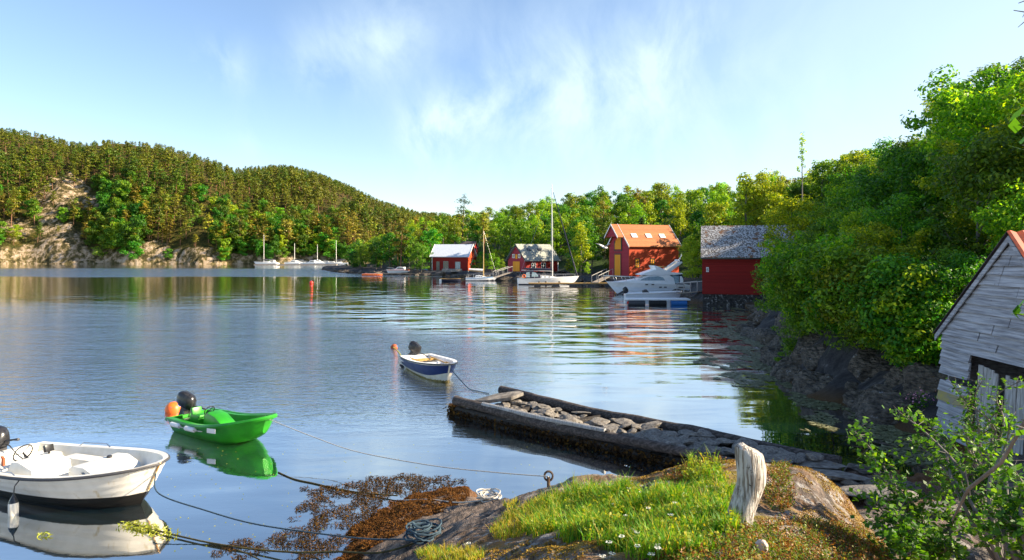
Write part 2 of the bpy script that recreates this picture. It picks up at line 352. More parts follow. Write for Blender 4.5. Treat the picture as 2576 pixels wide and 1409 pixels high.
MT['darkrock'] = srf('dark_shore_rock', (.022, .018, .014), (.18, .145, .108), scale=4.5, rough=.75, bump=.25, bscale=6, stretch=(1, 1, 2.6), c3=(.34, .33, .33), c3scale=3.0, c3cut=(.62, .70), geo=True, detail=9)
MT['driftwood'] = srf('bleached_driftwood', (.55, .52, .47), (.2, .165, .13), scale=5.5, rough=.85, bump=.02, stretch=(9, 9, .8), lo=.45, hi=.58, detail=8, c3=(.06, .045, .035), c3scale=16, c3cut=(.62, .66))
MT['weed'] = leafmat('brown_seaweed', (.018, .010, .004), (.055, .028, .006), (.16, .08, .012), trans=.15, ovar=0, rough=1.0)
MT['orangeweed'] = leafmat('orange_seaweed', (.05, .022, .005), (.12, .045, .007), (.22, .10, .015), trans=.1, ovar=0, rough=1.0)
MT['greenweed'] = leafmat('yellow_green_weed', (.16, .22, .02), (.4, .42, .05), trans=.3, ovar=0)
MT['algae'] = leafmat('floating_algae', (.10, .11, .05), (.24, .24, .13), (.34, .33, .2), trans=.1, ovar=0)
# ---------------------------------------------------------------- water and sea bed
def make_water():
    m, nt, out = newmat('sea_water'); L = nt.links
    g = N(nt, 'ShaderNodeNewGeometry'); pos = g.outputs['Position']; sx = N(nt, 'ShaderNodeSeparateXYZ'); L.new(pos, sx.inputs[0])
    def mth(op, a, b=None, c=None):
        n = N(nt, 'ShaderNodeMath', operation=op)
        for i, x in enumerate((a, b, c)):
            if x is None: continue
            if isinstance(x, (int, float)): n.inputs[i].default_value = x
            else: L.new(x, n.inputs[i])
        return n.outputs[0]
    def ramp(v, pts):
        n = N(nt, 'ShaderNodeFloatCurve'); c = n.mapping.curves[0]
        lo, hi = pts[0][0], pts[-1][0]
        mr = N(nt, 'ShaderNodeMapRange', inp={'From Min': lo, 'From Max': hi}); L.new(v, mr.inputs[0]); L.new(mr.outputs[0], n.inputs['Value'])
        P = [((x - lo) / (hi - lo), y) for x, y in pts]
        c.points[0].location = P[0]; c.points[1].location = P[-1]
        for q in P[1:-1]: c.points.new(*q)
        for q in c.points: q.handle_type = 'VECTOR'
        n.mapping.update(); return n.outputs[0]
    def noise(scale, stretch=(1, 1, 1), rot=0, detail=2.0, dist=0.0):
        mp = N(nt, 'ShaderNodeMapping'); mp.inputs['Scale'].default_value = stretch; mp.inputs['Rotation'].default_value = (0, 0, rot); L.new(pos, mp.inputs[0])
        n = N(nt, 'ShaderNodeTexNoise', inp={'Scale': scale, 'Detail': detail, 'Distortion': dist}); L.new(mp.outputs[0], n.inputs[0]); return n.outputs[0]
    X, Y = sx.outputs[0], sx.outputs[1]
    big = noise(.03, (1, 2.2, 1), .2, 2.0)
    wob = mth('MULTIPLY_ADD', big, 14.0, -7.0)
    Yw = mth('ADD', Y, mth('MULTIPLY', wob, mth('MULTIPLY', Y, .012)))
    lY = mth('LOGARITHM', mth('MAXIMUM', Yw, 3.0), 10.0)
    # strength of the fine wind ripples with distance; calm again in the lee of the right-hand shore
    fine = ramp(lY, [(0.5, .0), (1.16, .015), (1.22, .10), (1.31, .5), (1.42, 1.0), (1.66, 1.0), (1.75, .6), (1.82, .14), (2.1, .1), (2.135, .1), (2.15, 2.2), (2.32, 2.2), (2.35, .12), (2.8, .1)])
    ratio = mth('DIVIDE', X, mth('MAXIMUM', Y, 1.0))
    lee = N(nt, 'ShaderNodeMapRange', inp={'From Min': .02, 'From Max': .2, 'To Min': 1.0, 'To Max': .12}); 
    thr = N(nt, 'ShaderNodeMapRange', inp={'From Min': 31.0, 'From Max': 48.0, 'To Min': .02, 'To Max': -.28}); L.new(Yw, thr.inputs[0])
    L.new(mth('SUBTRACT', ratio, thr.outputs[0]), lee.inputs[0]); lee.inputs['From Min'].default_value = -.10; lee.inputs['From Max'].default_value = .05; lee.inputs['To Min'].default_value = 1.0; lee.inputs['To Max'].default_value = .04
    far = N(nt, 'ShaderNodeMapRange', inp={'From Min': 120.0, 'From Max': 135.0}); L.new(Y, far.inputs[0])
    leef = mth('MAXIMUM', lee.outputs[0], far.outputs[0])
    fine = mth('MULTIPLY', fine, leef)
    med = ramp(lY, [(0.5, .1), (1.1, .15), (1.3, .25), (1.5, .6), (1.6, 1.0), (1.85, .9), (1.95, .35), (2.2, .2), (2.8, .15)])
    h1 = mth('MULTIPLY', mth('MULTIPLY', noise(6.5, (1, 1.7, 1), .25, 3.0), .042), fine)
    h2 = mth('MULTIPLY', mth('ADD', mth('MULTIPLY', noise(.75, (.45, 1.5, 1), .06, 1.0, .6), .045), mth('MULTIPLY', noise(.3, (.6, 1.5, 1), .1, 1.0, .4), .16)), med)
    h3 = mth('MULTIPLY', noise(.35, (1, 1.6, 1), -.2, 1.0), .02)
    h4 = mth('MULTIPLY', mth('MULTIPLY', noise(1.7, (.7, 1.7, 1), .15, 3.0), .10), fine)
    h = mth('ADD', mth('ADD', h1, h2), mth('ADD', h3, h4))
    b = N(nt, 'ShaderNodeBump', inp={'Strength': 1.0, 'Distance': 1.0}); L.new(h, b.inputs['Height'])
    rg = mth('MULTIPLY_ADD', fine, .06, .015); gl = N(nt, 'ShaderNodeBsdfGlossy'); L.new(rg, gl.inputs['Roughness']); L.new(b.outputs[0], gl.inputs['Normal']); gl.inputs[0].default_value = (1, 1, 1, 1)
    lw = N(nt, 'ShaderNodeLayerWeight', inp={'Blend': .5}); L.new(b.outputs[0], lw.inputs['Normal']); frv = mth('POWER', lw.outputs['Facing'], 1.12)
    tr = N(nt, 'ShaderNodeBsdfTransparent'); tr.inputs[0].default_value = (.62, .78, .8, 1)
    df = N(nt, 'ShaderNodeBsdfDiffuse'); df.inputs[0].default_value = (.006, .045, .07, 1)
    body = N(nt, 'ShaderNodeMixShader'); body.inputs[0].default_value = .25; L.new(tr.outputs[0], body.inputs[1]); L.new(df.outputs[0], body.inputs[2])
    mx = N(nt, 'ShaderNodeMixShader'); L.new(frv, mx.inputs[0]); L.new(body.outputs[0], mx.inputs[1]); L.new(gl.outputs[0], mx.inputs[2]); L.new(mx.outputs[0], out.inputs[0])
    me = npmesh('water', [(-1500, -40, 0), (1500, -40, 0), (1500, 3000, 0), (-1500, 3000, 0)], [(0, 1, 2, 3)], m)
    tag(link('water', me), kind='structure')
make_water()
sb = srf('depth_darkened_sea_bed', (.01, .025, .03), (.02, .035, .03), scale=.5, rough=.9)  # dark colour stands in for light lost in deep water
tag(link('sea_bed', npmesh('sea_bed', [(-1500, -40, -3.2), (1500, -40, -3.2), (1500, 3000, -3.2), (-1500, 3000, -3.2)], [(0, 1, 2, 3)], sb)), kind='structure')

# ---------------------------------------------------------------- near shore terrain (rock knoll at the camera's feet)
CP = [(at(*p)) for p in [(1860,1325,2.55),(1860,1409,2.75),(1500,1409,2.4),(1300,1409,2.0),(1100,1409,1.4),(900,1409,.3),(830,1409,0),
    (870,1345,0),(960,1285,0),(1050,1240,0),(1170,1226,.0),(1000,1350,.45),(1230,1245,.55),(1400,1209,.85),(1330,1300,1.25),(1100,1300,.5),(1470,1217,.75),
    (1545,1247,.72),(1600,1218,1.1),(1700,1188,1.6),(1800,1164,2.0),(1900,1170,2.18),(2050,1195,2.0),(2130,1250,1.75),(2170,1310,1.5),(2230,1409,1.25),
    (1600,1300,2.15),(1450,1300,1.75),(1700,1250,2.3),(2000,1300,2.4),(2000,1409,2.62),(2100,1409,2.25),(1800,1235,2.3),(1200,1340,1.2)]]
CP = [tuple(v) for v in CP] + [(.7,12.2,-.5),(1.6,11.8,-.5),(2.5,11.2,-.3),(2.9,10,.35),(3.5,9.7,.6),(4.3,12,-.1),(5.5,9.3,.3),(7,8.3,.45),(8,12,.15),(6.6,13.6,.2),(6,12.2,.25),(5,10.8,.2),(7.4,15.3,-.5),
    (9,10.5,.9),(12,10,2.0),(13,14,1.6),(11.2,16.8,.2),(9.5,14,.2),(9.2,16.2,-.35),(10,19,-.6),(0,0,2.8),(3,1,2.8),(6,2,2.4),(7,5,1.2),(10,4,1.8),(15,4,3),(-3,3,1.6),(-3,6,.35),(-4.2,8,-.35),(-4.2,11,-.5),(-3.5,13,-.7),(-1,15,-1.6),
    (-6,12,-1.2),(-6,8,-.9),(-9,10,-2.4),(-8,14,-2.8),(-5,4,.3),(-12,5,-3.2),(-12,12,-4),(-12,19,-4),(-5,19,-4),(2,14.5,-1.2),(2,18,-2.8),(5,16.5,-1.3),(7.5,18.5,-1.6),(15,19,3),(15,14,3)]
CP = np.array(CP); _A = np.linalg.norm(CP[:, None, :2] - CP[None, :, :2], axis=2); _c = CP[:, 2].mean()
_w = np.linalg.solve(_A + np.eye(len(CP)) * .02, CP[:, 2] - _c)
def hn0(x, y):
    x = np.atleast_1d(np.asarray(x, float)); y = np.atleast_1d(np.asarray(y, float)); r = np.zeros(len(x))
    for i in range(len(CP)): r += _w[i] * np.hypot(x - CP[i, 0], y - CP[i, 1])
    return r + _c
def hnear(x, y):
    x = np.atleast_1d(np.asarray(x, float)); y = np.atleast_1d(np.asarray(y, float))
    z = hn0(x, y)
    # ridged bedding of the rock, running away up to the right
    u = x * .75 - y * .66; v = x * .66 + y * .75
    z += -.085 + .10 * fbm(n3(u * .9, v * .5), 4, 3) + .06 * (1 - np.abs(fbm(n3(u * 4.5, v * 1.6), 3, 9))) + .022 * fbm(n3(x * 7, y * 7), 4, 21)
    return z
nx, ny = 420, 320
gx = np.linspace(-12, 15.5, nx); gy = np.linspace(-1.5, 19, ny)
# denser close to the camera
gy = -1.5 + 20.5 * (np.linspace(0, 1, ny) ** 1.35)
XX, YY = np.meshgrid(gx, gy); xs, ys = XX.ravel(), YY.ravel(); zs = hnear(xs, ys)
idx = np.arange(nx * ny).reshape(ny, nx)
F = np.stack([idx[:-1, :-1].ravel(), idx[:-1, 1:].ravel(), idx[1:, 1:].ravel(), idx[1:, :-1].ravel()], 1)
def near_mat():
    m, nt, out = newmat('shore_rock'); L = nt.links
    p = N(nt, 'ShaderNodeBsdfPrincipled', inp={'Roughness': .85, 'Specular IOR Level': .25}); L.new(p.outputs[0], out.inputs[0])
    g = N(nt, 'ShaderNodeNewGeometry'); pos = g.outputs['Position']; sx = N(nt, 'ShaderNodeSeparateXYZ'); L.new(pos, sx.inputs[0])
    def nz(s, det=6.0, st=(1, 1, 1), rot=0):
        mp = N(nt, 'ShaderNodeMapping'); mp.inputs['Scale'].default_value = st; mp.inputs['Rotation'].default_value = (0, 0, rot); L.new(pos, mp.inputs[0])
        n = N(nt, 'ShaderNodeTexNoise', inp={'Scale': s, 'Detail': det, 'Roughness': .65}); L.new(mp.outputs[0], n.inputs[0]); return n.outputs[0]
    def mr(v, a, b, c=0.0, d=1.0):
        n = N(nt, 'ShaderNodeMapRange', inp={'From Min': a, 'From Max': b, 'To Min': c, 'To Max': d}); L.new(v, n.inputs[0]); return n.outputs[0]
    def mix(f, a, b):
        n = N(nt, 'ShaderNodeMix', data_type='RGBA'); L.new(f, n.inputs[0])
        for i, c in ((6, a), (7, b)):
            if isinstance(c, tuple): n.inputs[i].default_value = rgb(c)
            else: L.new(c, n.inputs[i])
        return n.outputs[2]
    def mul(a, b):
        n = N(nt, 'ShaderNodeMath', operation='MULTIPLY'); L.new(a, n.inputs[0])
        if isinstance(b, float): n.inputs[1].default_value = b
        else: L.new(b, n.inputs[1])
        return n.outputs[0]
    streak = nz(3.2, 6.0, (2.6, .8, 1), .72)
    c = mix(mr(streak, .40, .60), (.035, .028, .025), (.24, .18, .14))
    c = mix(mr(nz(30, 8, (1.6, .6, 1), .72), .5, .62), c, (.09, .075, .065))
    c = mix(mr(nz(55, 4), .62, .68), c, (.42, .38, .34))
    mid = mul(mr(nz(1.1, 5), .45, .6), mr(sx.outputs[2], .9, 1.8))
    c = mix(mul(mid, mr(nz(14, 4), .25, .5)), c, (.27, .12, .015))         # orange-brown moss
    c = mix(mul(mr(nz(1.7, 4), .5, .62), mr(sx.outputs[2], 1.2, 2.0)), c, (.20, .15, .02))
    c = mix(mul(mr(nz(7, 9), .53, .62), mr(sx.outputs[2], .6, 1.3)), c, (.30, .285, .27))                       # lichen
    c = mix(mr(sx.outputs[2], .28, .02), c, (.16, .065, .012))               # wrack on the tide line
    c = mix(mr(sx.outputs[2], -.1, -.5), c, (.14, .12, .10))
    c = mix(mul(mr(nz(2.2, 5), .5, .62), mr(sx.outputs[2], -.1, -.3)), c, (.06, .035, .02))
    c = mix(mr(sx.outputs[2], -1.0, -2.6), c, (.01, .025, .03))  # deeper rock painted darker for the light the water swallows
    L.new(c, p.inputs['Base Color'])
    ad = N(nt, 'ShaderNodeMath', operation='ADD'); L.new(streak, ad.inputs[0]); L.new(mul(nz(30, 8, (1.6, .6, 1), .72), .6), ad.inputs[1])
    b = N(nt, 'ShaderNodeBump', inp={'Strength': 1.0, 'Distance': .07}); L.new(ad.outputs[0], b.inputs['Height']); L.new(b.outputs[0], p.inputs['Normal'])
    return m
tag(link('ground', npmesh('ground', np.stack([xs, ys, zs], 1), F, near_mat(), smooth=True)), kind='structure')

# ---------------------------------------------------------------- middle and right-hand land
def w0(px, py): v = at(px, py); return (v.x, v.y)
SH = [(9.8, 15.0)] + [w0(*p) for p in [(2215,1052),(2154,1012),(2093,1006),(1994,962),(1948,918),(1958,869),(1872,838)]] + [(19.0, 50), (22.5, 58.5), (17.4, 61.5), (17.5, 66), (19.5, 78), (20.5, 92), (14.5, 99),
     (10.5, 108), (9, 113), (1.5, 113), (-1.5, 117), (-4, 126), (-9.7, 136), (-16.8, 142), (-26, 150), (-38, 160), (-47, 177), (-58, 205), (-50, 240), (-20, 270), (60, 300), (200, 300), (200, 10), (14, 8)]
SH = np.array(SH)
def sdist(x, y):
    """signed distance to the shoreline, positive inland"""
    d = np.full(len(x), 1e9); ins = np.zeros(len(x), bool); n = len(SH)
    for i in range(n):
        a = SH[i]; b = SH[(i + 1) % n]; e = b - a; L2 = (e ** 2).sum()
        t = np.clip(((x - a[0]) * e[0] + (y - a[1]) * e[1]) / L2, 0, 1)
        d = np.minimum(d, np.hypot(x - a[0] - t * e[0], y - a[1] - t * e[1]))
        c = ((a[1] > y) != (b[1] > y)) & (x < (b[0] - a[0]) * (y - a[1]) / (b[1] - a[1] + 1e-12) + a[0]); ins ^= c
    return np.where(ins, d, -d)
def hland(x, y):
    x = np.atleast_1d(np.asarray(x, float)); y = np.atleast_1d(np.asarray(y, float))
    d = sdist(x, y) + .6 * fbm(n3(x * .25, y * .25), 3, 5)
    far = np.clip((y - 70) / 20, 0, 1)
    # near: a rock face then a steady slope. far: a shelf for the boathouses, then the wooded hill
    zn = np.where(d < 1.2, d * 1.0, 1.2 + (d - 1.2) * .56); zn = np.minimum(zn, 9.0 + .05 * d)
    zf = np.where(d < .8, d * 1.25, 1.0 + np.clip(d - 11, 0, 1e9) * .27); zf = np.minimum(zf, 9.5 + np.clip((x - 10) / 20, 0, 1) * 3 + .02 * d)
    z = zn * (1 - far) + zf * far
    z = z + (.25 + .1 * far) * fbm(n3(x * .45, y * .45), 4, 8) * np.clip(d / 2 + .6, .2, 1) * (1 - .75 * far * (np.abs(d - 6) < 6))
    k = np.clip((y - 15.2) / 3.2, 0, 1); z = z * k + (hn0(x, y) - .6) * (1 - k) if (k < 1).any() else z
    return np.maximum(z, -2.5)
lx = np.concatenate([np.arange(-64, 8, 1.3), np.arange(8, 45, .45), np.arange(45, 130, 2.0)]); ly = np.concatenate([np.arange(15.0, 66, .45), np.arange(66, 300, 1.5)])
XX, YY = np.meshgrid(lx, ly); xs, ys = XX.ravel(), YY.ravel(); zs = hland(xs, ys)
rk = .5 * np.abs(fbm(n3(xs * .6 - ys * .35, ys * .25 + xs * .2), 4, 31)); nearf = (ys < 62) & (zs < 3.2) & (zs > -.6)
zs = zs + np.where(nearf, rk, 0); xs2 = xs + np.where(nearf, .35 * fbm(n3(xs * 1.1, ys * 1.1, 3), 3, 44), 0)
idx = np.arange(len(lx) * len(ly)).reshape(len(ly), len(lx))
F = np.stack([idx[:-1, :-1].ravel(), idx[:-1, 1:].ravel(), idx[1:, 1:].ravel(), idx[1:, :-1].ravel()], 1)
def land_mat():
    m, nt, out = newmat('wooded_land'); L = nt.links
    p = N(nt, 'ShaderNodeBsdfPrincipled', inp={'Roughness': .85, 'Specular IOR Level': .25}); L.new(p.outputs[0], out.inputs[0])
    g = N(nt, 'ShaderNodeNewGeometry'); pos = g.outputs['Position']; sx = N(nt, 'ShaderNodeSeparateXYZ'); L.new(pos, sx.inputs[0])
    n1 = N(nt, 'ShaderNodeTexNoise', inp={'Scale': 1.6, 'Detail': 8.0, 'Roughness': .7}); mp = N(nt, 'ShaderNodeMapping'); mp.inputs['Rotation'].default_value = (0, R(35), R(30)); mp.inputs['Scale'].default_value = (.5, 2.2, 1.6); L.new(pos, mp.inputs[0]); L.new(mp.outputs[0], n1.inputs[0])
    r1 = N(nt, 'ShaderNodeValToRGB'); L.new(n1.outputs[0], r1.inputs[0]); e = r1.color_ramp.elements
    e[0].position = .35; e[0].color = (.02, .02, .023, 1); e[1].position = .6; e[1].color = (.075, .07, .07, 1); z = e.new(.72); z.color = (.2, .2, .2, 1)
    n2 = N(nt, 'ShaderNodeTexNoise', inp={'Scale': 3.0, 'Detail': 6.0}); L.new(pos, n2.inputs[0])
    r2 = N(nt, 'ShaderNodeValToRGB'); L.new(n2.outputs[0], r2.inputs[0]); e = r2.color_ramp.elements
    e[0].position = .35; e[0].color = (.012, .025, .006, 1); e[1].position = .7; e[1].color = (.05, .09, .012, 1)
    hz = N(nt, 'ShaderNodeMath', operation='MULTIPLY_ADD'); L.new(n2.outputs[0], hz.inputs[0]); hz.inputs[1].default_value = 2.0; L.new(sx.outputs[2], hz.inputs[2])
    f = N(nt, 'ShaderNodeMapRange', inp={'From Min': 2.4, 'From Max': 2.9}); L.new(hz.outputs[0], f.inputs[0])
    mx = N(nt, 'ShaderNodeMix', data_type='RGBA'); L.new(f.outputs[0], mx.inputs[0]); L.new(r1.outputs[0], mx.inputs[6]); L.new(r2.outputs[0], mx.inputs[7])
    f2 = N(nt, 'ShaderNodeMapRange', inp={'From Min': .45, 'From Max': .05}); L.new(sx.outputs[2], f2.inputs[0])
    fm = N(nt, 'ShaderNodeMath', operation='MULTIPLY'); L.new(f2.outputs[0], fm.inputs[0]); fm.inputs[1].default_value = .7
    m2 = N(nt, 'ShaderNodeMix', data_type='RGBA'); L.new(fm.outputs[0], m2.inputs[0]); L.new(mx.outputs[2], m2.inputs[6]); m2.inputs[7].default_value = (.12, .06, .012, 1)
    L.new(m2.outputs[2], p.inputs['Base Color'])
    b = N(nt, 'ShaderNodeBump', inp={'Strength': 1.0, 'Distance': .2}); L.new(n1.outputs[0], b.inputs['Height']); L.new(b.outputs[0], p.inputs['Normal'])
    return m
tag(link('terrain', npmesh('terrain', np.stack([xs2, ys, zs], 1), F, land_mat(), smooth=True)), kind='structure')

# ---------------------------------------------------------------- the big hill across the fjord
CR = [(x_, y_ + 14) for x_, y_ in [(-420, 330), (0, 338), (60, 342), (130, 357), (190, 375), (290, 368), (400, 378), (480, 398), (540, 418), (590, 438), (640, 433), (720, 430), (800, 450), (880, 483), (950, 516), (1000, 533), (1060, 550), (1150, 585), (1400, 600), (3200, 600)]]
CRx = np.array([(c[0] - CX) / FPX for c in CR]); CRe = np.array([(HY - c[1]) / FPX for c in CR])
def shore_far(u): return 318 + 2.5 * np.sin(u * 17) + 2 * np.sin(u * 61 + 1) + np.where(u > -.2, (u + .2) * 80, 0)
def hhill(x, y):
    x = np.atleast_1d(np.asarray(x, float)); y = np.atleast_1d(np.asarray(y, float))
    u = x / np.maximum(y, 1); s = shore_far(u); cd_ = s + 150 + 110 * np.clip((u + .42) / .06, 0, 1)
    # the second summit stands further back
    el = np.interp(u, CRx, CRe); top = CAMZ + el * cd_
    t = np.clip((y - s) / (cd_ - s), 0, 1.6)
    prof = np.where(t < 1, 1 - (1 - np.clip(t, 0, 1)) ** 1.7, 1 - .25 * (t - 1))
    z = top * prof + np.where(y < s, (y - s) * .5, 0)
    z += 2.6 * fbm(n3(x * .03, y * .03), 4, 77) * np.clip(t * 4, 0, 1) * np.clip((1.25 - t) * 2, .15, 1)
    z += np.where((y > s), 3.5 * np.clip((y - s) / 5, 0, 1) + .8 * fbm(n3(x * .15, y * .15), 3, 71), 0)
    return np.maximum(z, -2.5)
hx = np.concatenate([np.arange(-430, -300, 3.5), np.arange(-300, -130, 1.6), np.arange(-130, 330, 3.5)]); hy = np.concatenate([np.arange(300, 430, 1.4), np.arange(430, 640, 4)])
XX, YY = np.meshgrid(hx, hy); xs, ys = XX.ravel(), YY.ravel(); zs = hhill(xs, ys)
idx = np.arange(len(hx) * len(hy)).reshape(len(hy), len(hx))
F = np.stack([idx[:-1, :-1].ravel(), idx[:-1, 1:].ravel(), idx[1:, 1:].ravel(), idx[1:, :-1].ravel()], 1)
def hill_mat():
    m, nt, out = newmat('hill_ground'); L = nt.links
    p = N(nt, 'ShaderNodeBsdfPrincipled', inp={'Roughness': .9, 'Specular IOR Level': .15}); L.new(p.outputs[0], out.inputs[0])
    g = N(nt, 'ShaderNodeNewGeometry'); pos = g.outputs['Position']
    n1 = N(nt, 'ShaderNodeTexNoise', inp={'Scale': .35, 'Detail': 8.0, 'Roughness': .7}); L.new(pos, n1.inputs[0])
    r1 = N(nt, 'ShaderNodeValToRGB'); L.new(n1.outputs[0], r1.inputs[0]); e = r1.color_ramp.elements
    e[0].position = .42; e[0].color = (.06, .05, .02, 1); e[1].position = .55; e[1].color = (.42, .31, .2, 1); z = e.new(.68); z.color = (.6, .5, .38, 1); z = e.new(.49); z.color = (.16, .13, .05, 1)
    at_ = N(nt, 'ShaderNodeAttribute', attribute_name='bare_rock'); r2 = N(nt, 'ShaderNodeValToRGB'); L.new(n1.outputs[0], r2.inputs[0]); e = r2.color_ramp.elements
    e[0].position = .4; e[0].color = (.035, .045, .008, 1); e[1].position = .65; e[1].color = (.12, .09, .02, 1)
    mx = N(nt, 'ShaderNodeMix', data_type='RGBA'); L.new(at_.outputs['Fac'], mx.inputs[0]); L.new(r2.outputs[0], mx.inputs[6]); L.new(r1.outputs[0], mx.inputs[7]); L.new(mx.outputs[2], p.inputs['Base Color'])
    b = N(nt, 'ShaderNodeBump', inp={'Strength': 1.0, 'Distance': 3.0}); L.new(n1.outputs[0], b.inputs['Height']); L.new(b.outputs[0], p.inputs['Normal'])
    return m
def rocky(x, y):
    """bare bluffs at the foot of the far hill"""
    px = CX + FPX * x / y; z = hhill(x, y); py = HY - (z - CAMZ) * FPX / y
    B = [(60, 640, 150, 20), (180, 620, 38, 60), (165, 490, 50, 48), (128, 590, 32, 62), (215, 648, 60, 18), (40, 578, 55, 26), (385, 636, 40, 28), (480, 645, 80, 18), (110, 520, 26, 40), (610, 655, 40, 6), (215, 520, 40, 24)]
    r = np.full(len(px), 9.0); nn = fbm(n3(px * .05, py * .05), 3, 5) * .5
    for bx, by, rx, ry in B: r = np.minimum(r, ((px - bx) / rx) ** 2 + ((py - by) / ry) ** 2 - nn)
    return r < 1
rk_ = rocky(xs, np.maximum(ys, 1)) & (ys > shore_far(xs / ys) - 2); zs = zs + np.where(rk_, 2.6 * np.abs(fbm(n3(xs * .12 + zs * .05, ys * .16, zs * .1), 4, 93)), 0)
hm = npmesh('hills', np.stack([xs, ys, zs], 1), F, hill_mat(), smooth=True)
at_ = hm.attributes.new('bare_rock', 'FLOAT', 'POINT'); at_.data.foreach_set('value', (rocky(xs, np.maximum(ys, 1)) | (ys < shore_far(xs / ys) + 3.5)).astype(np.float32))
tag(link('hills', hm), kind='structure')
# ---------------------------------------------------------------- trees
LM = {}
LM['pine'] = leafmat('pine_needles', (.07, .095, .006), (.21, .21, .012), (.34, .27, .02), trans=.25, ovar=.2)
LM['shore2'] = leafmat('deep_green_shore_leaves', (.04, .13, .008), (.11, .26, .010), (.26, .42, .015), trans=.42, ovar=.14)
LM['pineb'] = leafmat('reddish_pine_needles', (.075, .09, .008), (.20, .19, .012), (.32, .27, .025), trans=.2, ovar=.15)
LM['pinec'] = leafmat('green_pine_needles', (.05, .09, .008), (.13, .19, .012), (.25, .26, .02), trans=.3, ovar=.15)
LM['birch'] = leafmat('birch_leaves', (.09, .19, .008), (.22, .36, .012), (.36, .46, .018), trans=.42, ovar=.16)
LM['alder'] = leafmat('alder_leaves', (.03, .11, .006), (.085, .22, .010), (.17, .30, .015), trans=.35, ovar=.16)
LM['shore'] = leafmat('shore_tree_leaves', (.06, .16, .008), (.19, .33, .010), (.42, .50, .015), trans=.52, ovar=.18)
LM['darkspruce'] = leafmat('dark_conifer_needles', (.012, .04, .008), (.035, .08, .012), trans=.15, ovar=.1)
LM['near'] = leafmat('young_birch_leaves', (.03, .11, .01), (.08, .21, .012), (.2, .36, .02), trans=.42, ovar=0)
LM['yellow'] = leafmat('yellow_green_leaves', (.12, .24, .012), (.3, .42, .02), (.5, .5, .04), trans=.45, ovar=.1)

def leafquads(C, n, size, rng, up=.3, flat=None, aspect=.55):
    """n diamond leaves at centres C, facing about outward and up"""
    k = len(C)
    nrm = rng.normal(size=(k, 3)); nrm[:, 2] += up * 3
    if flat is not None: nrm = nrm * .7 + flat
    nrm /= np.linalg.norm(nrm, axis=1)[:, None]
    t = rng.normal(size=(k, 3)); t -= nrm * (t * nrm).sum(1)[:, None]; t /= np.linalg.norm(t, axis=1)[:, None]
    b = np.cross(nrm, t); s = size * rng.uniform(.65, 1.3, k)[:, None]
    v = np.empty((k, 4, 3)); v[:, 0] = C - t * s * .5; v[:, 1] = C + b * s * aspect * .5 + t * s * .05; v[:, 2] = C + t * s * .5; v[:, 3] = C - b * s * aspect * .5 + t * s * .05
    return v.reshape(-1, 3)
def qf(n): return np.arange(n * 4).reshape(n, 4)

def broadleaf(seed, H=9.0, Rr=3.0, nlimb=9, ntw=6, per=40, lsize=.3, cr=.7, base=.22, lean=0.0, mat='birch', bark='bark', shape='round', trunk_r=None, flatc=.75):
    """returns (crown mesh, trunk mesh)"""
    rng = np.random.default_rng(seed); mb = MB(); tr = trunk_r or H * .014
    pts = [Vector((0, 0, -.4))]; n = 7; dx, dy = rng.normal(0, .03, 2)
    for i in range(1, n + 1):
        f = i / n; pts.append(Vector((lean * f * H + H * dx * math.sin(f * 3), H * dy * math.sin(f * 2.3), f * H * .86)))
    mb.tube(pts, [tr * (1.25 - 1.05 * i / n) for i in range(n + 1)], seg=6)
    C = []; O = []; A = []
    for i in range(nlimb):
        f = base + (1 - base) * ((i + .6) / nlimb) * .93; az = i * 2.4 + rng.uniform(-.4, .4)
        p0 = pts[0].lerp(pts[-1], f) if False else pts[min(int(f * n), n - 1)].lerp(pts[min(int(f * n) + 1, n)], f * n - int(f * n))
        if shape == 'round': rr = Rr * math.sqrt(max(.12, 1 - ((f - .5) / .56) ** 2))
        elif shape == 'tall': rr = Rr * (1.05 - f) ** .6 * (.55 + .5 * min(1, (f - base) * 6 + .3))
        else: rr = Rr * (.5 + .6 * f)
        rr *= rng.uniform(.7, 1.15); el = R(rng.uniform(10, 45)) + f * .5
        p1 = p0 + Vector((math.cos(az) * math.cos(el), math.sin(az) * math.cos(el), math.sin(el))) * rr
        mid = p0.lerp(p1, .5) + Vector((0, 0, -.05 * rr)); mb.tube([p0, mid, p1], [tr * .5 * (1.1 - f), tr * .3 * (1.1 - f), tr * .1], seg=4, caps=False)
        for j in range(ntw):
            t = rng.uniform(.35, 1.0); q = p0.lerp(p1, t); d = Vector(rng.normal(size=3)); d.z = abs(d.z) * .6; d.normalize()
            q2 = q + d * cr * rng.uniform(.4, 1.2)
            if per < 400 and j % 2 == 0: mb.tube([q, q2], [tr * .12, tr * .04], seg=3, caps=False)
            C.append(q2)
    C.append(pts[-1] + Vector((0, 0, H * .06))); C.append(pts[-1])
    cen = []; fl = []
    for c in C:
        k = int(per * rng.uniform(.5, 1.4)); g = rng.normal(size=(k, 3)); g /= np.linalg.norm(g, axis=1)[:, None]
        rad = cr * rng.uniform(.6, 1.15) * rng.uniform(.35, 1, k)[:, None] ** .5
        q = g * rad * [1, 1, flatc]; cen.append(q + np.array(c)); fl.append(g * 1.6)
    cen = np.concatenate(cen); fl = np.concatenate(fl)
    v = leafquads(cen, len(cen), lsize, rng, .35, fl)
    return npmesh('crown', v, qf(len(cen)), LM[mat]), mb, bark
